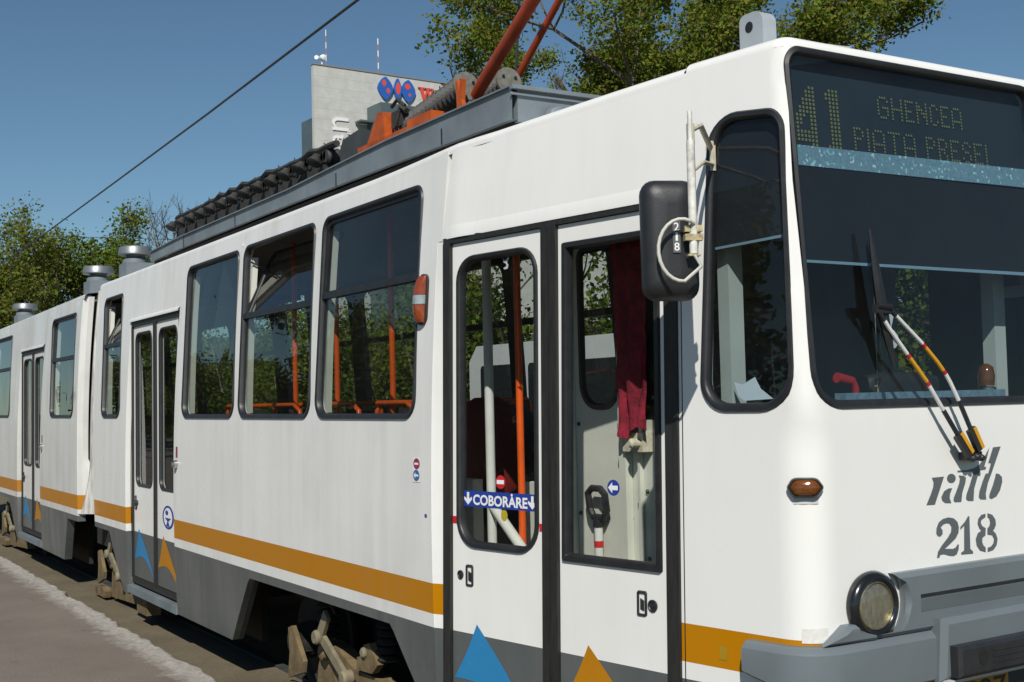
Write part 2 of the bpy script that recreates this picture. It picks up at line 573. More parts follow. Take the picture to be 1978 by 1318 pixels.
def rpoly(cor, rad, inset=0.0, seg=6):
    """rounded polygon from corners (counter-clockwise), edges moved in by inset"""
    n = len(cor)
    rad = rad if isinstance(rad, (list, tuple)) else [rad] * n
    ln = []
    for i in range(n):
        a, b = Vector(cor[i]), Vector(cor[(i + 1) % n])
        t = (b - a).normalized()
        nn = Vector((-t.y, t.x))
        ln.append((a + nn * inset, t))
    pts = []
    for i in range(n):
        p1, t1 = ln[i - 1]
        p2, t2 = ln[i]
        cr = t1.x * t2.y - t1.y * t2.x
        d = p2 - p1
        k = (d.x * t2.y - d.y * t2.x) / cr
        pts.append((p1 + t1 * k, t1, t2))
    out = []
    for i, (p, t1, t2) in enumerate(pts):
        r = max(0.004, rad[i] - inset)
        ang = t1.angle(t2)
        tl = r * math.tan(ang / 2)
        a, b = p - t1 * tl, p + t2 * tl
        c = a + Vector((-t1.y, t1.x)) * r
        a0 = math.atan2(a.y - c.y, a.x - c.x)
        a1 = math.atan2(b.y - c.y, b.x - c.x)
        while a1 < a0: a1 += 2 * math.pi
        for q in range(seg + 1):
            an = a0 + (a1 - a0) * q / seg
            out.append((c.x + r * math.cos(an), c.y + r * math.sin(an)))
    return out

def sheet(outline, holes, fn, th, gu=0.25, gv=0.12, step=0.2, mb=None, mi=0, off=0.0):
    """wall with openings: triangulate in (u,v), map with fn(u,v,n), give it thickness th"""
    outline = densify(outline, step)
    holes = [densify(h, step) for h in holes]
    pts, edges = [], []
    for loop in [outline] + holes:
        o = len(pts)
        pts += [Vector(p) for p in loop]
        edges += [(o + i, o + (i + 1) % len(loop)) for i in range(len(loop))]
    us = [p[0] for p in outline]
    vs_ = [p[1] for p in outline]
    bpts = [tuple(p) for p in pts]
    nu = max(1, int((max(us) - min(us)) / gu))
    nv = max(1, int((max(vs_) - min(vs_)) / gv))
    for i in range(1, nu):
        for j in range(1, nv):
            q = (min(us) + (max(us) - min(us)) * i / nu, min(vs_) + (max(vs_) - min(vs_)) * j / nv)
            if not inpoly(q, outline) or any(inpoly(q, h) for h in holes):
                continue
            if min((q[0] - b[0]) ** 2 + (q[1] - b[1]) ** 2 for b in bpts) < 0.0009:
                continue
            pts.append(Vector(q))
    v2, _, f2, *_r = delaunay_2d_cdt(pts, edges, [], 0, 1e-6)
    fs = []
    for f in f2:
        cx = sum(v2[i].x for i in f) / len(f)
        cy = sum(v2[i].y for i in f) / len(f)
        if inpoly((cx, cy), outline) and not any(inpoly((cx, cy), h) for h in holes):
            fs.append(tuple(f))
    mb = mb or MB()
    k = len(v2)
    va = [fn(p.x, p.y, off) for p in v2]
    if th > 0:
        cnt = {}
        for f in fs:
            for i in range(len(f)):
                e = (f[i], f[(i + 1) % len(f)])
                cnt[tuple(sorted(e))] = cnt.get(tuple(sorted(e)), []) + [e]
        side = [(e[0][1], e[0][0], e[0][0] + k, e[0][1] + k) for e in cnt.values() if len(e) == 1]
        vb = [fn(p.x, p.y, off - th) for p in v2]
        mb.add(va + vb, fs + [tuple(i + k for i in reversed(f)) for f in fs] + side, mi)
    else:
        mb.add(va, fs, mi)
    return mb

_fonts = {}
def text_polys(txt, size=1.0, bold=0.0, sx=1.0):
    """flat text as (verts2d, faces)"""
    cu = bpy.data.curves.new("t", 'FONT')
    cu.body = txt
    cu.size = size
    cu.offset = bold
    cu.resolution_u = 3
    ob = bpy.data.objects.new("t", cu)
    COL.objects.link(ob)
    dg = bpy.context.evaluated_depsgraph_get()
    me = bpy.data.meshes.new_from_object(ob.evaluated_get(dg))
    vs = [(v.co.x * sx, v.co.y) for v in me.vertices]
    fs = [tuple(p.vertices) for p in me.polygons]
    bpy.data.objects.remove(ob)
    bpy.data.curves.remove(cu)
    bpy.data.meshes.remove(me)
    x0, x1 = min(v[0] for v in vs), max(v[0] for v in vs)
    y0, y1 = min(v[1] for v in vs), max(v[1] for v in vs)
    return [((a - x0), (b - y0)) for a, b in vs], fs, (x1 - x0), (y1 - y0)

def decal_text(txt, fn, u0, u1, v0, v1, n, name, mat, parent, bold=0.0):
    vs, fs, w, h = text_polys(txt, 1.0, bold)
    mb = MB()
    mb.add([fn(u0 + a / w * (u1 - u0), v0 + b / h * (v1 - v0), n) for a, b in vs], fs)
    return mb.build(name, mat, parent, smooth=0, fix=False)

def circle(cx, cy, r, ry=None, seg=28):
    ry = ry or r
    return [(cx + r * math.cos(2 * math.pi * i / seg), cy + ry * math.sin(2 * math.pi * i / seg)) for i in range(seg)]

# ------------------------------------------------------------------ tram geometry
TT = math.tan(math.radians(9.5))
XK, XS, ZB, WID = -5.023, -3.59, 1.755, 2.30
CT, ST = math.cos(math.radians(9.5)), math.sin(math.radians(9.5))
def prof(z): return 0.0304 * (z - 1.122) ** 2
def gdoor(z):
    return 0.064 + 0.0223 * (z - 2.575) if z < 2.575 else prof(z)
def ydoor(x, z): return gdoor(z) + TT * (x - XK)
def soft(x):
    d = x - XK
    return TT * (d + math.sqrt(d * d + 0.03)) / 2
def f_side(x, z, n=0.0):
    return Vector((x, prof(z) - n, z))
def f_door(x, z, n=0.0):
    return Vector((x + ST * n, ydoor(x, z) - CT * n, z))
def f_plane(y0, lam=0.02):
    return lambda x, z, n=0.0: Vector((x, y0 + lam * (z - 2.575) - n, z))
def ztop(x):
    t = min(1, max(0, (x + 6.0) / 2.9))
    return 3.022 + 0.075 * t * t * (3 - 2 * t)
def xfr(z):
    return -3.04 - (0.07 * (z - ZB) if z > ZB else 0.0)
def rcorner(z):
    t = min(1, max(0, (z - ZB + 0.08) / 0.1))
    return 0.13 * (1 - t) + 0.075 * t
TURN = math.radians(80.5)
def nose_pts(z):
    xf = xfr(z)
    yc = ydoor(xf, z)
    tl = rcorner(z) * math.tan(TURN / 2)
    return xf, yc, tl
UA, UB = 0.44, 0.58      # nose u: side 0..UA, corner UA..UB, front UB..
def f_nose(u, z, n=0.0):
    xf, yc, tl = nose_pts(z)
    r = rcorner(z)
    xt, yt = xf - tl * CT, yc - tl * ST
    if u <= UA:
        x = XS + (u / UA) * (xt - XS)
        y = ydoor(x, z)
        return Vector((x + ST * n, y - CT * n, z))
    if u >= UB:
        return Vector((xf + n, yc + tl + (u - UB), z + (0.07 * n if z > ZB else 0)))
    a = (u - UA) / (UB - UA) * TURN
    # centre of the corner arc
    cx, cy = xt - ST * r, yt + CT * r
    dx, dy = math.sin(math.radians(9.5) + a), -math.cos(math.radians(9.5) + a)
    return Vector((cx + dx * (r + n), cy + dy * (r + n), z))
def u_side(x, z):
    xf, yc, tl = nose_pts(z)
    xt = xf - tl * CT
    return (x - XS) / (xt - XS) * UA
def u_front(y, z):
    xf, yc, tl = nose_pts(z)
    return UB + (y - yc - tl)
def f_front(y, z, n=0.0):
    return f_nose(u_front(y, z), z, n) if u_front(y, z) > UB else f_nose(max(0, u_front(y, z)), z, n)

tram = thing("articulated_tram", (-7.0, 1.15, 0), "white articulated tram with grey skirt and orange stripe standing at the platform", "tram")

# ---- front car side wall
W1 = [(-6.485, 1.742), (-5.245, 1.742), (-5.262, 2.892), (-6.505, 2.892)]
W2 = [(-7.79, 1.742), (-6.56, 1.742), (-6.615, 2.888), (-7.85, 2.888)]
W3 = [(-9.05, 1.742), (-7.88, 1.742), (-7.945, 2.880), (-9.11, 2.880)]
W4 = [(-11.56, 1.742), (-10.89, 1.742), (-11.03, 2.852), (-11.71, 2.852)]
W5 = [(-13.90, 1.742), (-12.77, 1.742), (-12.89, 2.815), (-14.09, 2.815)]
W6 = [(-17.90, 1.742), (-16.42, 1.742), (-16.58, 2.79), (-18.00, 2.79)]
RW = [0.11, 0.11, 0.085, 0.085]
D2 = (-10.69, -9.255, 0.27, 2.565)   # door 2 opening
D3 = (-15.86, -14.44, 0.30, 2.54)

XE = -11.83
out = [(XE, 0.735), (-11.29, 0.735), (-10.86, 0.25), (D2[0], 0.25), (D2[0], D2[3]), (D2[1], D2[3]), (D2[1], 0.275),
       (-8.0, 0.275), (-7.64, 0.695), (-7.60, 0.727), (-5.56, 0.732), (-5.52, 0.70), (-5.10, 0.275), (-5.085, 0.275),
       (-5.085, 2.575), (-5.04, 2.575), (-5.04, ztop(-5.04) - 0.034), (-5.5, ztop(-5.5) - 0.034), (-6.0, 2.988), (XE - 0.14, 2.988), (XE - 0.14, 2.9)]
def dm(poly): return rpoly(poly, RW, 0.014)
mb = sheet(out, [dm(W1), dm(W2), dm(W3), dm(W4)], f_side, 0.045)
side = mb.build("side_wall", M['paint'], tram, smooth=40)
# arch lips: dark inner returns of the wheel opening
mb = MB()
for a, b in (((-8.0, 0.275), (-7.64, 0.695)), ((-7.60, 0.727), (-5.56, 0.732)), ((-5.52, 0.70), (-5.10, 0.275)), ((-11.29, 0.735), (-10.86, 0.25)), ((XE, 0.735), (-11.29, 0.735))):
    p = [Vector((a[0], prof(a[1]) + 0.046, a[1])), Vector((b[0], prof(b[1]) + 0.046, b[1]))]
    q = [p[1] + Vector((0, 0.03, 0)), p[0] + Vector((0, 0.03, 0))]
    mb.add(p + q, [(0, 1, 2, 3)])
mb.build("arch_return", M['darkgrey'], tram, smooth=0)

# chamfer strips beside the doors: bright narrow facets
def jamb(xa, xb, yb_fn, name, z0, z1, mat, nz_=14):
    mb = MB()
    rows = []
    for i in range(nz_ + 1):
        z = z0 + (z1 - z0) * i / nz_
        y0, y1 = prof(z) + 0.001, max(prof(z) + 0.001, yb_fn(z))
        rows.append([Vector((xa, y0, z)), Vector((xa + (xb - xa) * 0.62, y0 + (y1 - y0) * 0.72, z)), Vector((xb, y1, z)), Vector((xb, y1 + 0.07, z)), Vector((xa, y0 + 0.07, z))])
    mb.loft(rows, True)
    return mb.build(name, mat, tram, smooth=25)
jamb(-5.085, XK + 0.002, lambda z: ydoor(XK, z) + 0.004, "door_jamb", 0.275, 2.575, M['paint_front'])

# ---- header panel above the front door up to the nose seam, then nose
def f_head(x, z, n=0.0):
    return Vector((x + ST * n * 0.6, prof(z) + soft(x) - n, z))
zh = lambda x: ztop(x) - 0.034
hd = [(-5.04, 2.583), (XS, 2.583), (XS, zh(XS))] + [(-3.7 - 0.1 * q, zh(-3.7 - 0.1 * q)) for q in range(14)]
def f_head2(x, z, n=0.0):
    if x <= -5.039: return f_side(x, z, n)
    # wall bends gently from the side line into the tapered end
    t = min(1.0, max(0.0, (x + 5.04) / 0.25))
    y = prof(z) + soft(x) * t
    if x > -3.9:
        k = (x + 3.9) / 0.31
        y = y * (1 - k) + ydoor(x, z) * k
    return Vector((x, y - n, z))
mb = sheet(hd, [], f_head2, 0.06, gu=0.08, gv=0.08, step=0.06)
mb.build("header_panel", M['paint_front'], tram, smooth=50)

# ---- nose (tapered cab side, rounded corner, front)
CABW = [(-3.505, 1.762), (-3.075, 1.762), (-3.118, 2.835), (-3.462, 2.872)]
YR = 1.80
def cab_uv(inset):
    # rounded in x,z on the tapered side, then turned into nose u
    r = [0.12, 0.15, 0.10, 0.12]
    return [(u_side(x, z), z) for x, z in rpoly(CABW, r, inset, 7)]
WSC = [(0.405, 1.768), (YR, 1.764), (YR, 3.062), (0.405, 3.062)]
def ws_yz(inset):
    return rpoly(WSC, [0.14, 0.14, 0.075, 0.075], inset, 8)
def ws_uv(inset):
    return [(u_front(y, z), z) for y, z in ws_yz(inset)]
YEND = 1.95
def nose_outline():
    o = []
    top = 3.06
    zz = [0.27, 0.5, 0.8, 1.1, 1.4, 1.7, 1.755, 1.9, 2.2, 2.5, 2.8, 3.0, top]
    uend = [(u_front(YEND, z), z) for z in zz]
    o += [(0, 0.27), (0.2, 0.27), (UA, 0.27), ((UA + UB) / 2, 0.27), (UB, 0.27), (UB + 0.7, 0.27)]
    o += uend
    o += [(UB + 0.8, top), (UB, top), ((UA + UB) / 2, top), (UA, top), (0.2, top)]
    o += [(0, top)]
    return o
mb = sheet(nose_outline(), [cab_uv(0.014), ws_uv(0.014)], f_nose, 0.05, gu=0.03, gv=0.055, step=0.035)
nose = mb.build("nose", M['paint_front'], tram, smooth=50)
# roof edge over the nose, rolling over into the roof
def f_top(u, k):
    """k 0..1 rolls from the nose top edge to the roof"""
    zt = 3.06
    p = f_nose(u, zt)
    tgt = ztop(min(-3.13, p.x)) + 0.012
    r = tgt - zt
    a = k * math.pi / 2
    if u < UA: d = Vector((-ST, CT, 0))
    elif u > UB: d = Vector((-1, 0, 0))
    else:
        b = math.radians(9.5) + (u - UA) / (UB - UA) * TURN
        d = Vector((-math.sin(b), math.cos(b), 0))
    return p + d * (r * 1.5 * (1 - math.cos(a))) + Vector((0, 0, r * math.sin(a)))
rows = []
us = [UA * i / 10 for i in range(10)] + [UA + (UB - UA) * i / 8 for i in range(8)] + [UB + (u_front(YEND, 3.06) - UB) * i / 14 for i in range(15)]
mb = MB()
for k in range(7):
    rows.append([f_top(u, k / 6) for u in us])
rows.append([Vector((min(-3.35, p.x - 0.1) if u > UA else p.x + 0.0, max(p.y + 0.35, 0.75), p.z + 0.015)) for u, p in zip(us, rows[-1])])
mb.loft(rows, False)
mb.build("nose_cap", M['paint_front'], tram, smooth=60)
# seam between door side and nose shell
mb = MB()
mb.prism([(-3.5915, 0.28), (-3.5875, 0.28), (-3.5875, 2.58), (-3.5915, 2.58)], f_door, 0.0, 0.0015)
mb.build("panel_seam", M['rubber'], tram, smooth=0)

mb = MB()
rows = []
for i in range(9):
    z = 2.893 + 0.092 * i / 8
    x = -7.90 + 0.10 * (i / 8) ** 2
    rows.append([f_side(x - 0.012, z, 0.0006), f_side(x, z, 0.006 * (1 - i / 9)), f_side(x + 0.006, z, 0.0006)])
mb.loft(rows, False)
mb.build("panel_crease", M['paint'], tram, smooth=40)
# ---- roof
def roof(xa, xb, name, mat, wall_fn, n=40):
    mb = MB()
    rows = []
    for i in range(n + 1):
        x = xa + (xb - xa) * i / n
        zt = ztop(x) - 0.040
        y0 = wall_fn(x, zt) - 0.0012
        row = [Vector((x, y0 - 0.0005, zt - 0.016))]
        for k in range(6):
            a = k / 5 * math.pi / 2
            row.append(Vector((x, y0 + 0.07 * (1 - math.cos(a)), zt + 0.041 * math.sin(a))))
        y1 = y0 + 0.07
        for yy, dz in ((0.25, 0.05), (0.5, 0.075), (0.9, 0.10), (1.15, 0.105), (1.6, 0.09), (2.05, 0.05)):
            row.append(Vector((x, max(yy, y1 + 0.02), zt + dz)))
        row.append(Vector((x, WID - 0.10, zt - 0.02)))
        rows.append(row)
    mb.loft(rows, False)
    return mb.build(name, mat, tram, smooth=60)
def wy(x, z):
    return f_head2(x, z).y if x > -5.04 else prof(z)
roof(-11.97, -3.6, "roof", M['paint'], wy, 60)
def ztop_r(x): return 2.965
_zt = ztop
ztop = lambda x: 2.985 + (x + 12.5) * 0.009
roof(-24.0, -12.62, "rear_roof", M['paint_rear'], lambda x, z: prof(z), 24)
ztop = _zt

# ---- rear car
XR = -12.56
out = [(-18.6, 0.735), (-16.45, 0.735), (-16.0, 0.29), (D3[0], 0.29), (D3[0], D3[3]), (D3[1], D3[3]), (D3[1], 0.29),
       (-13.27, 0.285), (-13.03, 0.725), (XR, 0.725), (XR, 1.2), (XR - 0.02, 1.6), (XR - 0.09, 2.3), (XR - 0.13, 2.97), (-23.9, 2.87), (-23.9, 0.735)]
mb = sheet(out, [dm(W5), dm(W6), dm([(x - 3.6, z) for x, z in W6])], f_side, 0.075)
mb.build("rear_side_wall", M['paint_rear'], tram, smooth=40)
# end chamfer of the rear car turning in toward the joint
mb = MB()
rows = []
for i in range(17):
    z = 0.80 + (2.95 - 0.80) * i / 16
    xr = XR if z < 1.2 else XR - 0.13 * min(1, (z - 1.2) / 1.75)
    ww = 0.30 if z < 0.97 else max(0.065, 0.30 - (z - 0.97) * 0.75)
    rows.append([Vector((xr - 0.005, prof(z), z)), Vector((xr + 0.02, prof(z) + 0.012, z)), Vector((xr + ww * 0.8, prof(z) + ww * 0.75, z)), Vector((xr + ww * 0.8, prof(z) + ww * 0.75 + 0.05, z)), Vector((xr - 0.005, prof(z) + 0.09, z))])
mb.loft(rows, True)
mb.build("end_chamfer", M['paint_rear'], tram, smooth=30)
# bellows
mb = MB()
plan = [(-12.50, 0.14), (-12.42, 0.11), (-12.30, 0.095), (-12.20, 0.10), (-12.10, 0.085), (-12.06, 0.015), (-12.02, 0.012), (-11.96, 0.10), (-11.88, 0.11), (-11.85, 0.06)]
rows = []
for i in range(19):
    z = 0.84 + (2.96 - 0.84) * i / 18
    lip = 0.0 if z > 1.3 else -0.09 * ((1.3 - z) / 0.46) ** 1.5
    rows.append([Vector((x - 0.06 * (z - 0.84) / 2.1, y + prof(z) + (lip if 5 <= k <= 6 else 0), z)) for k, (x, y) in enumerate(plan)])
mb.loft(rows, False)
mb.build("bellows", simple("bellows_cloth", (0.42, 0.415, 0.39), 0.7, var=0.5, scale=3, stretch=(12, 12, 0.8)), tram, smooth=35)
mb = MB()
mb.bb(-12.6, -11.9, 0.2, 2.1, 0.5, 0.80)
mb.bb(-12.75, -11.9, 0.22, 2.1, 2.90, 2.96)
mb.build("joint_frame", M['darkiron'], tram, smooth=0)

# ---- far wall, floor, ceiling
YF = WID
def f_far(x, z, n=0.0): return Vector((x, YF - prof(z) + n, z))
farw = [[(-4.75, 1.70), (-4.0, 1.70), (-4.0, 2.80), (-4.75, 2.80)], [(-6.5, 1.70), (-5.25, 1.70), (-5.25, 2.86), (-6.5, 2.86)],
        [(-7.85, 1.70), (-6.62, 1.70), (-6.62, 2.86), (-7.85, 2.86)], [(-9.2, 1.70), (-7.97, 1.70), (-7.97, 2.86), (-9.2, 2.86)],
        [(-10.6, 1.70), (-9.35, 1.70), (-9.35, 2.86), (-10.6, 2.86)], [(-11.7, 1.70), (-10.85, 1.70), (-10.85, 2.86), (-11.7, 2.86)]]
o_far = [(-11.9, 0.28), (-3.55, 0.28), (-3.55, 2.99), (-11.9, 2.97)]
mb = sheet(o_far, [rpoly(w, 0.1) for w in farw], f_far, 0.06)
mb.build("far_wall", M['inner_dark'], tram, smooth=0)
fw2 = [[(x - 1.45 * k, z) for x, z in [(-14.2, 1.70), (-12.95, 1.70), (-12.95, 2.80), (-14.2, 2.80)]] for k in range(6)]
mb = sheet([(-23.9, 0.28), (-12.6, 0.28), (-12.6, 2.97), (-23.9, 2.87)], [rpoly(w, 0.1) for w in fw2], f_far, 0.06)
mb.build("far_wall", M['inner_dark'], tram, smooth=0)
for w in farw + fw2:
    g = sheet(rpoly(w, 0.1, 0.0, 4), [], f_far, 0, gu=5, gv=5, step=2, off=-0.03).build("far_window", M['glass'], tram, smooth=0)
    b = MB()
    if w is not farw[0]:
        b.bb(w[0][0] + 0.01, w[1][0] - 0.01, YF - 0.085, YF - 0.055, 2.38, 2.43)
        b.build("sash_bar", M['rubber'], g, smooth=0)
# far windows end: front part of the far side up to the nose
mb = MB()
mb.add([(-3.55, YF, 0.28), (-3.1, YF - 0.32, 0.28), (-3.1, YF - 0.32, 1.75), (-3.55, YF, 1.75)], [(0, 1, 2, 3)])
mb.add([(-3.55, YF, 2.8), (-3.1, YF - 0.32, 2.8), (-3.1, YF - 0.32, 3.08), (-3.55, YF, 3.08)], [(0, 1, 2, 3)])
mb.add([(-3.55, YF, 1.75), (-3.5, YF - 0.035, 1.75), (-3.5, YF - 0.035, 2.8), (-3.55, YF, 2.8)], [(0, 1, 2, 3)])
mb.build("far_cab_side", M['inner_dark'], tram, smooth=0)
fcw = MB()
fcw.add([Vector((-4.05, YF - 0.065, 1.70)), Vector((-3.5, YF - 0.065, 1.70)), Vector((-3.1, YF - 0.335, 1.75)), Vector((-3.1, YF - 0.335, 2.8)), Vector((-3.5, YF - 0.065, 2.8)), Vector((-4.05, YF - 0.065, 2.8))], [(0, 1, 4, 5), (1, 2, 3, 4)])
fcw.build("far_cab_dark_fill", simple("dark_navy_panel", (0.022, 0.030, 0.040), 0.25, var=0.3, scale=4), tram, smooth=0)  # added dark panel over the far cab window, dims the windscreen view
mb = MB()
mb.bb(-11.9, -5.2, 0.12, YF - 0.06, 0.82, 0.86)
mb.add([Vector(p) for z in (0.82, 0.86) for p in ((-5.1995, 0.14, z), (-3.2, 0.47, z), (-3.2, YF - 0.4, z), (-5.1995, YF - 0.06, z))], [(3, 2, 1, 0), (4, 5, 6, 7), (0, 1, 5, 4), (1, 2, 6, 5), (2, 3, 7, 6)])
mb.bb(-23.8, -12.6, 0.09, YF - 0.06, 0.82, 0.86)
mb.build("floor", M['floor'], tram, smooth=0)
mb = MB()
mb.bb(-11.9, -5.3, 0.20, YF - 0.1, 2.945, 2.965)
mb.bb(-5.2995, -4.4, 0.34, YF - 0.1, 2.95, 2.97)
mb.bb(-4.3995, -3.35, 0.55, YF - 0.3, 3.02, 3.04)
mb.bb(-23.8, -12.6, 0.20, YF - 0.1, 2.90, 2.92)
mb.build("ceiling", M['ceiling'], tram, smooth=0)
mb = MB()
mb.bb(-24.0, -23.9, 0.05, YF, 0.4, 2.95)
mb.build("rear_end", M['paint_rear'], tram, smooth=0)

# ---- windows
GAS = [(0.0, 0.001), (0.005, 0.011), (0.019, 0.011), (0.027, 0.002), (0.030, -0.028)]
def ring_rows(fn, shape, table):
    return [[fn(u, v, n) for u, v in shape(i)] for i, n in table]
def window(name, cor, rad, fn, par, bar=None, tilt=False, mat='glass', gas=GAS, pane_off=-0.020, seg=6, lbl=None):
    shape = lambda i: rpoly(cor, rad, i, seg)
    w = MB().loft(ring_rows(fn, shape, gas), True).build(name, M['rubber'], par, smooth=50)
    if lbl: w['label'] = lbl
    gi = gas[-2][0]
    x0 = min(c[0] for c in cor); x1 = max(c[0] for c in cor)
    if bar is None:
        sheet(shape(gi), [], fn, 0, gu=0.6, gv=0.25, step=0.4, off=pane_off).build("pane", M[mat], w, smooth=0)
        return w
    lo = [p for p in shape(gi) if p[1] < bar]
    hi = [p for p in shape(gi) if p[1] >= bar]
    def xe(side, z):
        a = cor[0], cor[3]
        if side: a = cor[1], cor[2]
        t = (z - a[0][1]) / (a[1][1] - a[0][1])
        return a[0][0] + (a[1][0] - a[0][0]) * t + (-gi if side else gi)
    lo = [(xe(0, bar), bar)] + lo + [(xe(1, bar), bar)] if False else lo
    # lower pane
    lp = sorted(lo, key=lambda p: math.atan2(p[1] - bar, p[0] - (x0 + x1) / 2))
    lp = lp + [(xe(1, bar), bar), (xe(0, bar), bar)]
    sheet(lp, [], fn, 0, gu=0.6, gv=0.25, step=0.4, off=pane_off).build("pane", M[mat], w, smooth=0)
    hp = sorted(hi, key=lambda p: math.atan2(p[1] - bar, p[0] - (x0 + x1) / 2))
    hp = [(xe(0, bar), bar), (xe(1, bar), bar)] + hp
    if tilt:
        zt = max(p[1] for p in hp)
        fn2 = lambda u, v, n: fn(u, v, n) + Vector((0, (v - bar) / (zt - bar) * 0.17, -(v - bar) * 0.03))
    else:
        fn2 = fn
    sheet(hp, [], fn2, 0, gu=0.6, gv=0.25, step=0.4, off=pane_off).build("vent_pane", M[mat], w, smooth=0)
    # rails round the vent and the cross bar
    b = MB()
    b.prism([(xe(0, bar), bar - 0.020), (xe(1, bar), bar - 0.020), (xe(1, bar), bar + 0.017), (xe(0, bar), bar + 0.017)], fn, -0.034, -0.004)
    b.build("sash_bar", M['rubber'], w, smooth=0)
    r = MB()
    hs = [p for p in hp]
    cxm, czm = (x0 + x1) / 2, (bar + max(p[1] for p in hp)) / 2
    def shr(p, d): 
        q = Vector((cxm - p[0], czm - p[1]))
        sx = 1 if q.x > 0 else -1
        sz = 1 if q.y > 0 else -1
        return (p[0] + (sx * min(d, abs(q.x))), p[1] + sz * min(d, abs(q.y)))
    r.loft([[fn2(u, v, -0.008) for u, v in hs], [fn2(*shr(p, 0.020), -0.008) for p in hs], [fn2(*shr(p, 0.020), -0.03) for p in hs], [fn2(u, v, -0.03) for u, v in hs]], True)
    r.build("vent_frame", M['rubber'], w, smooth=30)
    if tilt:
        s = MB()
        p0 = fn(xe(0, bar) + 0.05, bar + 0.02, -0.03)
        p1 = fn2(xe(0, bar + 0.3) + 0.02, bar + 0.32, -0.02)
        s.tube([fn(xe(0, bar + .36) + 0.02, bar + 0.36, -0.03), p1, p0], 0.007, 6)
        s.build("vent_stay", M['darkgrey'], w, smooth=40)
    return w
window("side_window", W1, RW, f_side, tram, bar=2.437)
window("side_window", W2, RW, f_side, tram, bar=2.415, tilt=True, lbl="window with its upper vent tilted open")
window("side_window", W3, RW, f_side, tram)
window("side_window", W4, RW, f_side, tram, bar=2.40, tilt=True)
window("side_window", W5, RW, f_side, tram, bar=2.36)
window("side_window", W6, RW, f_side, tram, bar=2.36)
window("side_window", [(x - 3.6, z) for x, z in W6], RW, f_side, tram, bar=2.36)

for wq in (W1, W2, W3, W4, W5, W6):
    l_ = MB()
    (xa, za), (xb, zb_) = wq[0], wq[3]
    rows = []
    for i in range(7):
        t_ = 0.03 + 0.90 * i / 6
        x, z = xa + (xb - xa) * t_ + 0.030, za + (zb_ - za) * t_
        rows.append([Vector((x, prof(z) + 0.050, z)), Vector((x, prof(z) + 0.085, z)), Vector((x - 0.03, prof(z) + 0.085, z)), Vector((x - 0.03, prof(z) + 0.050, z))])
    l_.loft(rows, True)
    l_.build("window_lining", M['inner'], tram, smooth=0)
# cab side window and windscreen (nose coordinates)
def nose_window(name, shape, par, mat, gas, pane_off, gu, gv):
    w = MB().loft([[f_nose(u, v, n) for u, v in shape(i)] for i, n in gas], True).build(name, M['rubber'], par, smooth=50)
    sheet(shape(gas[-2][0]), [], f_nose, 0, gu=gu, gv=gv, step=0.2, off=pane_off).build("pane", M[mat], w, smooth=0)
    return w
G2 = [(0.0, 0.001), (0.006, 0.010), (0.022, 0.010), (0.031, 0.0), (0.033, -0.025)]
nose_window("cab_side_window", cab_uv, tram, 'glass_front', G2, -0.012, 0.2, 0.3)
wscr = nose_window("windscreen", ws_uv, tram, 'glass_front', G2, -0.010, 0.3, 0.12)

# ---- front door: black posts, header, two leaves
mb = MB()
for x0, x1, dn in ((XK - 0.002, -4.974, 0.006), (-4.360, -4.268, 0.004), (-3.669, -3.606, 0.010)):
    mb.prism([(x0, 0.29), (x1, 0.29), (x1, 2.556), (x0, 2.556)], f_door, -0.05, dn)
mb.prism([(-4.316, 0.3), (-4.310, 0.3), (-4.310, 2.55), (-4.316, 2.55)], f_door, 0.004, 0.012)
mb.prism([(XK - 0.002, 2.5563), (-3.606, 2.5563), (-3.606, 2.583), (XK - 0.002, 2.583)], f_door, -0.05, 0.004)
mb.build("door_frame", M['post'], tram, smooth=0)
mb = MB()
mb.prism([(-3.606, 0.28), (XS, 0.28), (XS, 2.583), (-3.606, 2.583)], f_door, -0.05, 0.0)
mb.build("door_jamb", M['paint_front'], tram, smooth=0)
# pressed drip ledge above the door
mb = MB()
rows = []
for i in range(25):
    x = -5.03 + (1.43) * i / 24
    y = lambda z, n: f_head2(x, z, n)
    rows.append([y(2.584, -0.002), y(2.579, 0.008 * min(1, i / 3 + 0.2)), y(2.588, 0.009 * min(1, i / 3 + 0.2)), y(2.640, 0.0005)])
mb.loft(rows, False)
mb.build("drip_ledge", M['paint_front'], tram, smooth=50)

def leaf(x0, x1, win, rad, parent, z0=0.33, z1=2.553, gas=GAS, lbl=None):
    mb = sheet([(x0, z0), (x1, z0), (x1, z1), (x0, z1)], [rpoly(win, rad, 0.012)], f_door, 0.035, gu=0.5, gv=0.3, step=0.3, off=-0.012)
    d = mb.build("door_leaf", M['paint_door'], parent, smooth=30)
    if lbl: d['label'] = lbl
    fn = lambda u, v, n: f_door(u, v, n - 0.012)
    w = MB().loft(ring_rows(fn, lambda i: rpoly(win, rad, i, 7), gas), True).build("window_gasket", M['rubber'], d, smooth=50)
    sheet(rpoly(win, rad, gas[-2][0], 7), [], fn, 0, gu=2, gv=2, step=1, off=-0.018).build("pane", M['glass_door'], d, smooth=0)
    return d
L1W = [(-4.941, 1.163), (-4.392, 1.163), (-4.392, 2.489), (-4.941, 2.489)]
L2W = [(-4.250, 1.155), (-3.705, 1.155), (-3.705, 2.478), (-4.240, 2.478)]
leaf1 = leaf(-4.973, -4.361, L1W, [0.13, 0.13, 0.12, 0.12], tram)
leaf2 = leaf(-4.267, -3.670, L2W, 0.012, tram, gas=[(0.0, 0.001), (0.004, 0.012), (0.024, 0.012), (0.030, 0.0), (0.032, -0.03)], lbl="door leaf with square window in front of the driver's partition")
fd = lambda u, v, n: f_door(u, v, n - 0.012)
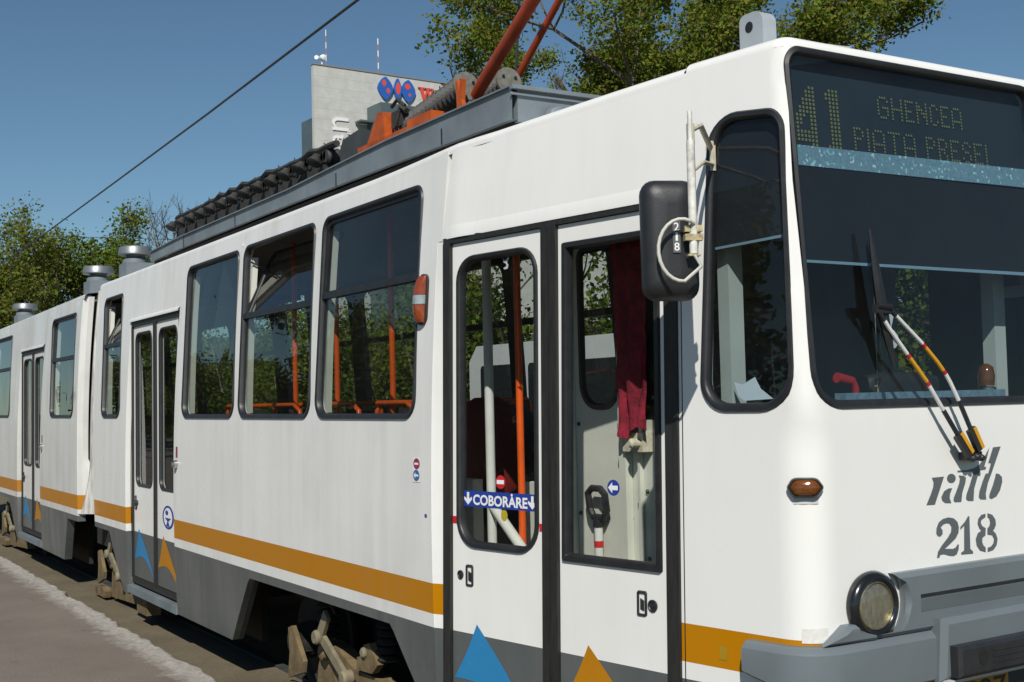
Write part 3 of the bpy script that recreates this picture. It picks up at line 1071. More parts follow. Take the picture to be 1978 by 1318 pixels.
# recessed handles and locks
def handle(cx, cz, par, fn, w=0.052, h=0.098):
    t = [(0.0, 0.0), (0.003, 0.006), (0.009, 0.006), (0.013, -0.006)]
    cor = [(cx - w / 2, cz - h / 2), (cx + w / 2, cz - h / 2), (cx + w / 2, cz + h / 2), (cx - w / 2, cz + h / 2)]
    mb = MB().loft([[fn(u, v, n) for u, v in rpoly(cor, 0.010, i, 3)] for i, n in t], True)
    q = rpoly(cor, 0.010, 0.012, 3)
    mb.add([fn(u, v, -0.005) for u, v in q], [tuple(range(len(q)))])
    mb.prism([(cx - w * 0.16, cz - h * 0.22), (cx + w * 0.2, cz - h * 0.28), (cx + w * 0.2, cz + h * 0.12), (cx - w * 0.16, cz + h * 0.2)], fn, -0.004, 0.003)
    return mb.build("handle", M['black'], par, smooth=30)
handle(-4.854, 1.039, leaf1, fd)
handle(-3.813, 1.030, leaf2, fd)
for x, z, par, r in ((-4.917, 1.038, leaf1, 0.020), (-3.757, 1.027, leaf2, 0.0235)):
    c = fd(x, z, 0)
    MB().lathe(c, (ST, -CT, 0), [(0.0, r), (0.006, r), (0.008, r * 0.8), (0.004, r * 0.62), (0.004, r * 0.4), (0.007, r * 0.35), (0.007, r * 0.15)], 20).build("lock", M['black'], par, smooth=30)
# triangles, stickers
def decal(poly, fn, n, name, mat, par):
    mb = MB()
    mb.add([fn(u, v, n) for u, v in poly], [tuple(range(len(poly)))])
    return mb.build(name, mat, par, smooth=0, fix=False)
DN = 0.0015
def sail(ax, az, bx, bz, cx, cz, bulge):
    """sail-shaped emblem: apex, left foot, right foot with curved lower edge"""
    p = [(ax, az)]
    k = 8
    for i in range(1, k + 1):      # left edge, slightly hollow
        t = i / k
        p.append((ax + (bx - ax) * t - 0.06 * abs(bx - ax) * math.sin(math.pi * t) * -1, az + (bz - az) * t))
    for i in range(1, k + 1):      # lower edge arching up
        t = i / k
        p.append((bx + (cx - bx) * t, bz + (cz - bz) * t + bulge * math.sin(math.pi * t)))
    for i in range(1, k):          # right edge
        t = i / k
        p.append((cx + (ax - cx) * t + 0.04 * math.sin(math.pi * t), cz + (az - cz) * t))
    return p
decal(sail(-4.804, 0.828, -4.962, 0.572, -4.375, 0.335, 0.085), fd, DN, "blue_sail_emblem", M['skyblue'], leaf1)
decal(sail(-4.106, 0.832, -4.262, 0.572, -3.685, 0.335, 0.085), fd, DN, "orange_sail_emblem", M['tri_orange'], leaf2)
# COBORARE band on the first leaf's pane (outside of the glass)
fp = lambda u, v, n: f_door(u, v, n - 0.0275)
band = decal([(-4.916, 1.346), (-4.420, 1.346), (-4.420, 1.4185), (-4.916, 1.4185)], fp, 0.0, "blue_band", M['blue'], leaf1)
decal_text("COBORARE", fp, -4.847, -4.482, 1.355, 1.403, 0.0015, "lettering", M['white'], leaf1, bold=0.030)
decal(circle(-4.5835, 1.4095, 0.0065, 0.006, 10), fp, 0.0015, "lettering", M['white'], leaf1)
for cx in (-4.882, -4.451):
    aw = [(-0.008, 1.411), (-0.008, 1.382), (-0.027, 1.391), (-0.027, 1.378), (0, 1.354), (0.027, 1.378), (0.027, 1.391), (0.008, 1.382), (0.008, 1.411)]
    decal([(cx + a, b) for a, b in aw], fp, 0.0015, "arrow", M['white'], leaf1)
decal(circle(-4.659, 1.464, 0.032, 0.030), fp, 0.0, "no_entry_sticker", M['red'], leaf1)
decal([(-4.683, 1.455), (-4.635, 1.455), (-4.635, 1.473), (-4.683, 1.473)], fp, 0.0015, "sticker_bar", M['white'], leaf1)
decal([(-4.639, 2.460), (-4.632, 2.445), (-4.615, 2.445), (-4.601, 2.458), (-4.597, 2.448), (-4.610, 2.434), (-4.600, 2.420), (-4.606, 2.405), (-4.625, 2.403), (-4.635, 2.410), (-4.622, 2.414), (-4.612, 2.420), (-4.620, 2.430), (-4.634, 2.436)], fp, 0.0, "chalk_number", M['grey_and_shade'], leaf1)
decal(circle(-3.975, 1.466, 0.034, 0.032), fp, 0.0, "arrow_sticker", M['blue'], leaf2)
decal([(-4.003, 1.466), (-3.980, 1.488), (-3.980, 1.475), (-3.950, 1.475), (-3.950, 1.457), (-3.980, 1.457), (-3.980, 1.444)], fp, 0.0015, "arrow", M['white'], leaf2)
for x0, x1 in ((-4.972, -4.940), (-4.390, -4.362)):
    decal([(x0, 1.268), (x1, 1.268), (x1, 1.300), (x0, 1.300)], fd, DN + 0.001, "red_reflector", M['red'], leaf1)
decal(circle(-4.640, 1.318, 0.022, 0.026, 16), fp, -0.004, "yellow_sticker", M['poster_y'], leaf1)
# door sill step of the front door
mb = MB()
mb.prism([(XK, 0.25), (-3.6, 0.25), (-3.6, 0.30), (XK, 0.30)], f_door, -0.2, 0.02)
mb.build("door_sill", M['roofgrey'], tram, smooth=0)

# ---- doors further back
def rear_door(x0, x1, z0, z1, y2, detail, rear):
    fn = f_plane(y2, 0.006)
    xm = x0 + (x1 - x0) * 0.497
    fr = MB()
    zt = z1
    for a, b in ((x0, x0 + 0.03), (xm - 0.032, xm + 0.032), (x1 - 0.032, x1)):
        fr.prism([(a, z0 + 0.13), (b, z0 + 0.13), (b, zt - 0.045), (a, zt - 0.045)], fn, -0.06, 0.006)
    fr.prism([(x0, zt - 0.0447), (x1, zt - 0.0447), (x1, zt + 0.0), (x0, zt + 0.0)], fn, -0.06, 0.004)
    fr.prism([(x0, z0 + 0.08), (x1, z0 + 0.08), (x1, z0 + 0.1297), (x0, z0 + 0.1297)], fn, -0.06, 0.0)
    fr.build("door_frame", M['post'], tram, smooth=0)
    sl_ = MB()
    sl_.prism([(x0, z0), (x1, z0), (x1, z0 + 0.06), (x0, z0 + 0.06)], fn, -0.1, 0.045)
    sl_.build("door_sill", M['roofgrey'], tram, smooth=0)
    led = MB()
    rows = []
    for i in range(13):
        x = x0 - 0.01 + (x1 - x0 + 0.02) * i / 12
        rows.append([f_side(x, z1 + 0.001, -0.005), f_side(x, z1 - 0.004, 0.016), f_side(x, z1 + 0.010, 0.018), f_side(x, z1 + 0.03, 0.001)])
    led.loft(rows, False)
    led.build("drip_ledge", M['paint'] if not rear else M['paint_rear'], tram, smooth=50)
    res = []
    for k, (a, b) in enumerate(((x0 + 0.0305, xm - 0.0325), (xm + 0.0325, x1 - 0.0325))):
        w_ = b - a
        win = [(a + 0.095 * w_, 1.165), (b - 0.11 * w_, 1.165), (b - 0.11 * w_, z1 - 0.100), (a + 0.095 * w_, z1 - 0.100)]
        mb = sheet([(a, z0 + 0.135), (b, z0 + 0.135), (b, z1 - 0.046), (a, z1 - 0.046)], [rpoly(win, 0.09, 0.012)], fn, 0.035, gu=0.5, gv=0.3, step=0.4, off=-0.010)
        d = mb.build("door_leaf", M['paint_door'] if not rear else M['paint_rear_door'], tram, smooth=30)
        f2 = lambda u, v, n: fn(u, v, n - 0.010)
        MB().loft(ring_rows(f2, lambda i: rpoly(win, 0.09, i, 5), [(0.0, 0.001), (0.005, 0.007), (0.014, 0.007), (0.020, 0.0), (0.022, -0.02)]), True).build("window_gasket", M['rubber'], d, smooth=50)
        sheet(rpoly(win, 0.09, 0.020, 5), [], f2, 0, gu=2, gv=2, step=1, off=-0.018).build("pane", M['glass'], d, smooth=0)
        dx = a - x0
        em = sail(a + (b - a) * (0.22 if k == 0 else 0.25), 0.812, a + 0.02, 0.545, b - 0.01, z0 + 0.11 + (0.03 if k == 0 else 0.0), 0.10)
        decal(em, f2, 0.002, "blue_sail_emblem" if k == 0 else "orange_sail_emblem", M['skyblue'] if k == 0 else M['tri_orange'], d)
        hx = a + 0.05 if k == 0 else b - 0.075
        hz = 1.025 if k == 0 else 1.005
        handle(hx, hz, d, f2, 0.05, 0.12)
        MB().lathe(f2(hx + 0.055, hz, 0), (0, -1, 0), [(0, 0.022), (0.03, 0.022), (0.032, 0.012)], 12).build("lock", M['black'], d, smooth=30)
        res.append((d, f2, a, b))
    return res
M['paint_rear_door'] = paint("tram_paint_rear_door", False, 0.45, (0.9, 0.9, 0.9))
y2 = prof(2.53) + 0.008
dd = rear_door(D2[0], D2[1], D2[2], D2[3], y2, True, False)
jamb(D2[0] - 0.13, D2[0] + 0.001, lambda z: y2 + 0.006 * (z - 2.575), "door_jamb", 0.25, D2[3], M['paint_front'])
# push-chair sticker on the right-hand leaf
d, f2, a, b = dd[1]
sx, sz = a + 0.46 * (b - a), 0.965
decal(circle(sx, sz, 0.155, 0.092, 24), f2, 0.002, "round_sticker", M['blue'], d)
decal(circle(sx, sz, 0.118, 0.075, 24), f2, 0.003, "sticker_field", M['white'], d)
decal(circle(sx - 0.03, sz + 0.035, 0.04, 0.02, 12), f2, 0.004, "sticker_figure", M['blue'], d)
decal([(sx - 0.085, sz - 0.005), (sx + 0.085, sz - 0.005), (sx + 0.02, sz - 0.03), (sx - 0.02, sz - 0.03)], f2, 0.004, "sticker_figure", M['blue'], d)
decal([(sx - 0.012, sz - 0.03), (sx + 0.012, sz - 0.03), (sx + 0.05, sz - 0.07), (sx - 0.05, sz - 0.07)], f2, 0.004, "sticker_figure", M['blue'], d)
y3 = prof(2.50) + 0.008
rear_door(D3[0], D3[1], D3[2], D3[3], y3, False, True)
jamb(D3[0] - 0.16, D3[0] + 0.001, lambda z: y3 + 0.006 * (z - 2.575), "door_jamb", 0.29, D3[3], M['paint_rear'])
# bell push buttons beside the doors
for x, z in ((-9.17, 1.40), (-14.32, 1.42)):
    b_ = MB().lathe(f_side(x, z, -0.005), (0, -1, 0), [(0, 0.03), (0.03, 0.03), (0.045, 0.018)], 14).build("door_button", M['chrome'], tram, smooth=30)
    decal([(x - 0.02, z + 0.05), (x + 0.02, z + 0.05), (x + 0.02, z + 0.13), (x - 0.02, z + 0.13)], f_side, 0.003, "button_sticker", M['maroon'], b_)
# side stickers
st = decal([(-5.268, 1.445), (-5.193, 1.445), (-5.193, 1.563), (-5.268, 1.563)], f_side, 0.002, "door_side_sticker", M['white'], tram)
decal(circle(-5.229, 1.532, 0.033, 0.026, 20), f_side, 0.003, "no_entry_disc", M['maroon'], st)
decal([(-5.25, 1.527), (-5.208, 1.527), (-5.208, 1.537), (-5.25, 1.537)], f_side, 0.004, "sticker_bar", M['white'], st)
decal(circle(-5.232, 1.477, 0.033, 0.027, 20), f_side, 0.003, "arrow_disc", M['fadedblue'], st)
decal([(-5.258, 1.477), (-5.238, 1.492), (-5.238, 1.482), (-5.208, 1.482), (-5.208, 1.472), (-5.238, 1.472), (-5.238, 1.462)], f_side, 0.004, "arrow", M['white'], st)
decal([(-5.150, 1.285), (-5.128, 1.285), (-5.128, 1.300), (-5.150, 1.300)], f_side, 0.002, "small_blue_sticker", M['blue'], tram)

# ---- side marker lamp
mk = MB()
def lampbody(z0, z1, w, d, fx, mb, mi=0, xc=-5.20):
    rows = []
    k = 8
    for i in range(k + 1):
        t = i / k
        z = z0 + (z1 - z0) * t
        e = 1.0
        row = []
        for j in range(9):
            a = math.pi * j / 8
            row.append(Vector((xc + math.cos(a) * w / 2, prof(z) - 0.006 - math.sin(a) * d * fx(z), z)))
        rows.append(row)
    mb.loft(rows, False, mi)
bulge = lambda z: max(0.25, math.sin(max(0.0, min(1, (z - 2.195) / 0.235)) * math.pi) ** 0.35)
base = [(x, z) for x, z in rpoly([(-5.243, 2.19), (-5.15, 2.19), (-5.15, 2.435), (-5.243, 2.435)], 0.04, 0, 5)]
mk.prism(base, f_side, -0.004, 0.012)
marker = mk.build("side_marker_lamp", M['black'], tram, smooth=30)
for z0, z1, mt_ in ((2.335, 2.425, 'amber_red'), (2.290, 2.333, 'clear'), (2.202, 2.288, 'amber_red')):
    q = MB()
    lampbody(z0, z1, 0.078, 0.05, bulge, q)
    q.build("lens", M[mt_], marker, smooth=60)

# ---- front: lettering, lamps, bumper
# emblem and number outlines on the front face, metres (y, z)
RATB_W = [[(0.992,1.5058),(1.0586,1.5067),(1.0362,1.4665),(1.0028,1.4073),(0.9567,1.4085),(0.9819,1.4453),(0.9966,1.471),(1.0002,1.4885)],[(1.1229,1.4966),(1.1211,1.4908),(1.1165,1.4859),(1.1098,1.4825),(1.1018,1.4809),(1.0933,1.4814),(1.0855,1.4838),(1.0793,1.488),(1.0754,1.4933),(1.0743,1.4992),(1.0761,1.5049),(1.0806,1.5098),(1.0873,1.5132),(1.0953,1.5149),(1.1038,1.5144),(1.1116,1.512),(1.1179,1.5078),(1.1218,1.5025)],[(1.1018,1.4618),(1.0795,1.4618),(1.0554,1.4529),(1.0395,1.4329),(1.0434,1.4193),(1.0595,1.4094),(1.0931,1.4072),(1.0847,1.4257),(1.0877,1.4411)],[(1.1399,1.5065),(1.1672,1.5042),(1.1805,1.4967),(1.1758,1.4765),(1.1565,1.4415),(1.1489,1.4082),(1.1135,1.4091),(1.1058,1.4154),(1.1078,1.4265),(1.1227,1.448),(1.1416,1.4784),(1.146,1.494)],[(1.1342,1.5248),(1.189,1.5234),(1.2311,1.5291),(1.2598,1.5405),(1.2859,1.5631),(1.3218,1.6034),(1.3066,1.5658),(1.2875,1.5322),(1.2993,1.5294),(1.2938,1.5205),(1.2655,1.5196),(1.2464,1.4954),(1.2241,1.4511),(1.2179,1.4074),(1.1855,1.4095),(1.1756,1.4178),(1.1802,1.4356),(1.1993,1.4662),(1.2247,1.5162),(1.1351,1.5185)],[(1.3432,1.6025),(1.3886,1.604),(1.3283,1.5049),(1.3047,1.4694),(1.2894,1.429),(1.2916,1.4082),(1.2586,1.4103),(1.2487,1.42),(1.2535,1.4403),(1.2733,1.4757),(1.2928,1.5044),(1.3092,1.5059),(1.3272,1.5428),(1.311,1.5449)],[(1.3532,1.5027),(1.3711,1.5004),(1.3883,1.4879),(1.3893,1.4693),(1.3742,1.4378),(1.3512,1.416),(1.3221,1.4077),(1.3083,1.4141),(1.3129,1.4299),(1.3325,1.4586),(1.3488,1.49)]]
N218_W = [[(1.0027,1.2141),(1.0092,1.2356),(1.0304,1.256),(1.0654,1.282),(1.0854,1.3027),(1.0879,1.3204),(1.0785,1.3323),(1.0619,1.3357),(1.0449,1.3325),(1.029,1.3226),(1.0389,1.3107),(1.0382,1.2975),(1.0257,1.2896),(1.0125,1.2915),(1.0039,1.3023),(1.0064,1.322),(1.0188,1.341),(1.0428,1.3526),(1.0732,1.3563),(1.1032,1.3506),(1.1227,1.3358),(1.1296,1.3151),(1.1256,1.2952),(1.1089,1.2763),(1.0774,1.2588),(1.0463,1.2427),(1.0696,1.2416),(1.0897,1.2391),(1.1069,1.243),(1.1177,1.2533),(1.1258,1.2526),(1.1233,1.2349),(1.1121,1.218),(1.0949,1.2128),(1.0715,1.2157),(1.0418,1.224),(1.0218,1.2235),(1.0145,1.2131)],[(1.1819,1.3518),(1.1909,1.3526),(1.189,1.2317),(1.2048,1.2191),(1.203,1.2124),(1.1371,1.2145),(1.1362,1.2217),(1.1536,1.2279),(1.1593,1.3196),(1.1379,1.3055),(1.1379,1.3167),(1.1635,1.3328)],[(1.2833,1.3553),(1.2585,1.3524),(1.2401,1.3387),(1.2355,1.3208),(1.2448,1.302),(1.2548,1.2944),(1.2332,1.2847),(1.2215,1.2652),(1.2255,1.24),(1.2431,1.2204),(1.2756,1.2117),(1.2767,1.2289),(1.2652,1.2367),(1.2577,1.251),(1.2601,1.2667),(1.2782,1.2744),(1.2813,1.3015),(1.2628,1.3097),(1.2544,1.3217),(1.2573,1.3329),(1.2825,1.3425)],[(1.2947,1.3563),(1.3219,1.3489),(1.3399,1.3293),(1.3414,1.3085),(1.3304,1.2933),(1.3216,1.2893),(1.3386,1.2766),(1.348,1.2552),(1.3408,1.2328),(1.3205,1.2161),(1.2868,1.2112),(1.2879,1.2271),(1.3072,1.2301),(1.3221,1.2412),(1.3267,1.2569),(1.3169,1.2714),(1.2896,1.2767),(1.2911,1.2999),(1.3029,1.3068),(1.308,1.3201),(1.3046,1.3341),(1.2938,1.3417)]]
def front_decal(polys, name, mat):
    mb = MB()
    for p in polys:
        q = [Vector((a, b)) for a, b in p]
        k = len(q)
        v2, _, fs, *_r = delaunay_2d_cdt(q, [(i, (i + 1) % k) for i in range(k)], [], 0, 1e-7)
        pl = [tuple(a) for a in q]
        keep = []
        for f in fs:
            c = (sum(v2[i].x for i in f) / 3, sum(v2[i].y for i in f) / 3)
            if inpoly(c, pl): keep.append(tuple(f))
        mb.add([f_front(a.x, a.y, 0.0015) for a in v2], keep)
    return mb.build(name, mat, tram, smooth=0, fix=False)
front_decal(RATB_W, "operator_emblem", M['letter'])
front_decal(N218_W, "fleet_number", M['letter'])

# headlight
hc = Vector((-3.04, 0.645, 1.083))
hl = MB().lathe(hc, (1, 0, 0.0), [(-0.02, 0.106), (0.0, 0.115), (0.014, 0.120), (0.028, 0.116), (0.039, 0.106), (0.042, 0.096), (0.037, 0.087), (0.030, 0.083), (0.0, 0.082), (0.0, 0.02)], 40).build("headlight", simple("headlight_ring_black", (0.010, 0.0105, 0.012), 0.22, var=0.1, coat=0.3), tram, smooth=40)
MB().lathe(hc, (1, 0, 0), [(0.024, 0.0845), (0.034, 0.0835), (0.036, 0.080), (0.022, 0.079)], 36).build("rim", simple("tarnished_rim", (0.36, 0.33, 0.22), 0.35, metal=0.8, var=0.4, scale=40), hl, smooth=40)
MB().lathe(hc, (1, 0, 0), [(0.016, 0.080), (-0.002, 0.068), (-0.018, 0.054), (-0.031, 0.036), (-0.038, 0.018), (-0.040, 0.002)], 36).build("reflector", M['reflector'], hl, smooth=60)
def lensmat():
    mt, n, o = newmat("headlight_glass")
    tr = N(n, "ShaderNodeBsdfTransparent")
    tr.inputs[0].default_value = (0.97, 0.97, 0.95, 1)
    gl = N(n, "ShaderNodeBsdfGlossy")
    gl.inputs["Roughness"].default_value = 0.08
    a = n.nodes.new("ShaderNodeMixShader")
    a.inputs[0].default_value = 0.09
    n.links.new(tr.outputs[0], a.inputs[1])
    n.links.new(gl.outputs[0], a.inputs[2])
    df = N(n, "ShaderNodeBsdfDiffuse")
    df.inputs[0].default_value = (0.55, 0.54, 0.48, 1)
    b = n.nodes.new("ShaderNodeMixShader")
    fl = ramp(n, nz(n, 55, 3, 0.6, stretch=(1, 3.0, 0.5)), [(0.35, (0.02, 0.02, 0.02, 1)), (0.75, (0.16, 0.16, 0.16, 1))])
    n.links.new(fl, b.inputs[0])
    n.links.new(a.outputs[0], b.inputs[1])
    n.links.new(df.outputs[0], b.inputs[2])
    n.links.new(b.outputs[0], o.inputs[0])
    return mt
MB().lathe(hc, (1, 0, 0), [(0.030, 0.079), (0.036, 0.065), (0.041, 0.040), (0.043, 0.012)], 36).build("lens", lensmat(), hl, smooth=60)

# indicator lamp on the nose corner
ic = (0.392, 1.503)
def f_ind(u, v, n): return f_nose(u, v, n)
uc = u_front(0.40, 1.503) + 0.008
shp = lambda s: rpoly([(uc - 0.047 * s, 1.503), (uc - 0.032 * s, 1.503 - 0.034 * s), (uc + 0.026 * s, 1.503 - 0.034 * s), (uc + 0.044 * s, 1.503), (uc + 0.026 * s, 1.503 + 0.034 * s), (uc - 0.032 * s, 1.503 + 0.034 * s)], 0.016 * s, 0, 3)
ind = MB().loft([[f_nose(u, v, n) for u, v in shp(s)] for s, n in ((1.0, 0.0), (1.0, 0.016), (0.9, 0.024), (0.82, 0.024), (0.80, 0.018))], True).build("indicator_lamp", simple("lamp_bezel", (0.055, 0.05, 0.048), 0.3, metal=0.5, var=0.3, scale=40), tram, smooth=40)
q = MB()
rows = [[f_nose(u, v, n) for u, v in shp(s)] for s, n in ((0.80, 0.019), (0.70, 0.027), (0.45, 0.032), (0.12, 0.034))]
q.loft(rows, True)
q.add(rows[-1], [tuple(range(len(rows[-1])))])
q.build("lens", M['amber'], ind, smooth=60)
# grey patch paints the shadow below the indicator; the others are repaired paint
sheet([(uc - 0.032, 1.446), (uc + 0.032, 1.446), (uc + 0.032, 1.475), (uc - 0.032, 1.475)], [], f_nose, 0, gu=0.012, gv=0.02, step=0.012, off=0.0015).build("paint_or_shade_patch", M['grey_and_shade'], tram, smooth=60)
ub = u_front(0.40, 1.0)
sheet([(ub - 0.02, 0.975), (ub + 0.050, 0.975), (ub + 0.050, 1.026), (ub - 0.02, 1.024)], [], f_nose, 0, gu=0.012, gv=0.02, step=0.012, off=0.0015).build("paint_or_shade_patch", simple("patch_pale", (0.68, 0.665, 0.63), 0.5, var=0.10, scale=45), tram, smooth=60)
sheet([(u_side(-3.43, 0.9), 0.875), (u_side(-3.395, 0.9), 0.875), (u_side(-3.395, 0.9), 0.925), (u_side(-3.43, 0.9), 0.925)], [], f_nose, 0, gu=0.02, gv=0.02, step=0.02, off=0.0015).build("paint_or_shade_patch", simple("patch_olive", (0.36, 0.22, 0.01), 0.5, var=0.1), tram, smooth=60)

# bumper bar round the corner
us3 = [u_side(-3.288, 0.9) + (UA - u_side(-3.288, 0.9)) * i / 6 for i in range(6)] + [UA + (UB - UA) * i / 10 for i in range(10)] + [UB + (1.5) * i / 16 for i in range(17)]
cs = [(0.967, 0.0), (0.966, 0.030), (0.963, 0.036), (0.948, 0.052), (0.944, 0.055), (0.86, 0.059), (0.80, 0.056), (0.792, 0.048), (0.788, 0.0)]
def bz(u, z):
    k = min(1.0, max(0.0, (u - us3[0]) / (UB - us3[0])))
    return z if z > 0.9 else z + 0.066 * (1 - k)
mb = MB()
rows = [[f_nose(u, bz(u, z), n) for z, n in cs] for u in us3]
mb.loft(rows, False)
mb.add(rows[0], [tuple(range(len(cs)))])
bumper = mb.build("bumper", M['bumper'], tram, smooth=24)
# lower valance below the bar
mb = MB()
rows = [[f_nose(u, z, n) for z, n in ((0.80, 0.02), (0.76, 0.012), (0.55, 0.004), (0.3, 0.002))] for u in us3]
mb.loft(rows, False)
mb.build("valance", M['bumper'], bumper, smooth=50)
# headlight cradle and upper bumper panel
mb = MB()
R0 = 0.150
arc = [(0.650 + R0 * math.cos(a), 1.083 + R0 * math.sin(a)) for a in [math.radians(-58 + i * 11.5) for i in range(11)]]
poly = [(0.62, 0.9675), (1.52, 0.9675), (1.52, 1.188), (0.742, 1.183)] + list(reversed([p for p in arc if p[1] < 1.178]))
pp = [p for p in poly if p[1] >= 0.9675 - 1e-6]
def panel(poly, n0, n1, name, mat, par, bev=0.012):
    cxm = sum(p[0] for p in poly) / len(poly)
    czm = sum(p[1] for p in poly) / len(poly)
    def sh(p):
        dx, dz = cxm - p[0], czm - p[1]
        return (p[0] + math.copysign(min(bev, abs(dx)), dx), p[1] + math.copysign(min(bev, abs(dz)), dz))
    mb = MB()
    a = [f_front(u, v, n0) for u, v in poly]
    b = [f_front(u, v, n1 - bev) for u, v in poly]
    c = [f_front(*sh(p), n1) for p in poly]
    mb.loft([a, b, c], True)
    q = [Vector(sh(p)) for p in poly]
    k = len(q)
    v2, _, fs, *_r = delaunay_2d_cdt(q, [(i, (i + 1) % k) for i in range(k)], [], 0, 1e-7)
    keep = [tuple(f) for f in fs if inpoly((sum(v2[i].x for i in f) / 3, sum(v2[i].y for i in f) / 3), [tuple(z) for z in q])]
    mb.add([f_front(p.x, p.y, n1) for p in v2], keep)
    return mb.build(name, mat, par, smooth=30)
panel(pp, 0.0, 0.042, "upper_panel", M['bumper'], bumper, 0.016)
panel([(0.425, 0.9675), (0.640, 0.9675), (0.640, 0.974), (0.595, 0.990), (0.560, 1.010), (0.538, 1.030), (0.500, 1.030), (0.478, 1.016)], 0.0, 0.045, "headlight_cradle", M['bumper'], bumper, 0.012)
# pressed groove across the panel: dark recess line and the ridge below it
mb = MB()
for (za, zb, na, nb, mi) in ((1.1015, 1.088, 0.0425, 0.0425, 1), (1.088, 1.040, 0.056, 0.043, 0)):
    mb.add([f_front(0.86, za, na), f_front(1.52, za + 0.004, na), f_front(1.52, zb + 0.004, nb), f_front(0.86, zb, nb)], [(0, 1, 2, 3)], mi)
mb.add([f_front(0.86, 1.088, 0.042), f_front(0.86, 1.088, 0.056), f_front(0.86, 1.040, 0.043)], [(0, 1, 2)], 0)
mb.add([f_front(0.86, 1.088, 0.0425), f_front(1.52, 1.092, 0.0425), f_front(1.52, 1.092, 0.056), f_front(0.86, 1.088, 0.056)], [(0, 1, 2, 3)], 0)
mb.build("pressed_groove", [M['bumper'], M['rubber']], bumper, smooth=0)
# central block and black coupler cover
blk = panel([(0.905, 0.79), (1.53, 0.79), (1.53, 1.018), (0.925, 1.012)], 0.03, 0.090, "centre_block", M['bumper'], bumper, 0.020)
cc = panel([(0.945, 0.808), (1.53, 0.808), (1.53, 0.922), (0.945, 0.918)], 0.08, 0.135, "coupler_cover", M['black'], bumper, 0.012)
hole = MB()
h0 = f_front(1.070, 0.868, 0.1365)
hole.lathe(h0, (1, 0, 0), [(0.0, 0.026), (0.0006, 0.025), (-0.004, 0.022), (-0.004, 0.002)], 20)
hole.build("tow_hole", simple("tow_hole_dark", (0.008, 0.008, 0.007), 0.9, var=0), cc, smooth=0)
for k in range(4):
    z = 0.822 + 0.021 * k
    r_ = MB()
    r_.prism([(1.12, z), (1.52, z), (1.52, z + 0.007), (1.12, z + 0.007)], f_front, 0.134, 0.138)
    r_.build("rib", M['black'], cc, smooth=0)
lip = MB()
lip.prism([(0.92, 0.786), (1.55, 0.789), (1.55, 0.800), (0.92, 0.796)], f_front, 0.02, 0.098)
lip.build("plate_lip", M['grey_and_shade'], bumper, smooth=0)
fpl = lambda y, z, n=0.0: Vector((-2.985 + n, y, z))
pl = MB().prism(rpoly([(0.845, 0.675), (1.302, 0.675), (1.302, 0.783), (0.845, 0.783)], 0.008), fpl, -0.01, 0.002).build("licence_plate", M['plate'], tram, smooth=0)
decal_text("B 9027", fpl, 0.87, 1.29, 0.692, 0.768, 0.0032, "plate_characters", M['rubber'], pl, bold=0.012)
mb = MB()
mb.bb(-3.04, -2.995, 1.305, 1.95, 0.55, 0.782)
mb.bb(-3.04, -2.998, 0.80, 1.305, 0.55, 0.785)
mb.build("coupler_pocket", M['inner_dark'], tram, smooth=0)

# ---- wiper with striped tape
def ff(y, z, n): return f_front(y, z, n)
A = [(1.205, 1.585), (1.142, 1.661), (1.067, 1.755), (0.995, 1.852), (0.959, 1.893), (0.893, 1.966), (0.828, 2.040), (0.775, 2.110)]
B = [(1.262, 1.600), (1.215, 1.680), (1.165, 1.768), (1.110, 1.868), (1.06, 1.925), (0.985, 1.995), (0.900, 2.062), (0.826, 2.122)]
wp = MB()
mnt = ff(1.215, 1.575, 0.02)
wp.box(ff(1.185, 1.578, 0.022), (0.030, 0.095, 0.030))
for yy_, zz_ in ((1.137, 1.576), (1.164, 1.570), (1.190, 1.574), (1.214, 1.570)):
    wp.lathe(ff(yy_, zz_, 0.040), (1, 0, 0), [(0, 0.013), (0.012, 0.013), (0.02, 0.008)], 12)
wiper = wp.build("windscreen_wiper", M['black'], tram, smooth=30)
def arm(path, name):
    P = [ff(y - 0.066, z, 0.055) for y, z in path]
    # lower flat yellow/black blade of the arm
    q = MB()
    d = (P[1] - P[0]).normalized()
    sd = Vector((0, -d.z, d.y)).normalized()
    q.box((P[0] + P[1]) / 2, (0.018, 0.038, (P[1] - P[0]).length), (Vector((1, 0, 0)), sd, d))
    q.box((P[0] + P[1]) / 2 + Vector((0.011, 0, 0)) + sd * 0.010 * (-1 if name == 'a' else -1), (0.004, 0.016, (P[1] - P[0]).length * 0.95), (Vector((1, 0, 0)), sd, d), 1)
    q.build("arm_base", [M['black'], M['yellow']], wiper, smooth=0)
    # sample the tube
    L = [0]
    for i in range(1, len(P) - 1):
        L.append(L[-1] + (P[i + 1] - P[i]).length)
    tot = L[-1]
    def at(t):
        s = t * tot
        for i in range(len(L) - 1):
            if s <= L[i + 1] + 1e-9:
                k = (s - L[i]) / (L[i + 1] - L[i])
                return P[i + 1].lerp(P[i + 2], k)
        return P[-1]
    cuts = [(0, 0.20, 'black'), (0.20, 0.39, 'steelwhite'), (0.39, 0.42, 'red'), (0.42, 0.62, 'yellow'), (0.62, 0.65, 'red'), (0.65, 0.92, 'steelwhite'), (0.92, 1.0, 'black')]
    for t0, t1, mm in cuts:
        k = max(2, int((t1 - t0) * 16))
        MB().tube([at(t0 + (t1 - t0) * i / k) for i in range(k + 1)], 0.0075 if mm != 'black' else 0.0088, 8).build("arm_" + {'black': 'rod', 'steelwhite': 'white_tape', 'red': 'red_tape', 'yellow': 'yellow_tape'}[mm], M[mm], wiper, smooth=40)
arm(A, 'a')
arm(B, 'b')
bl = MB()
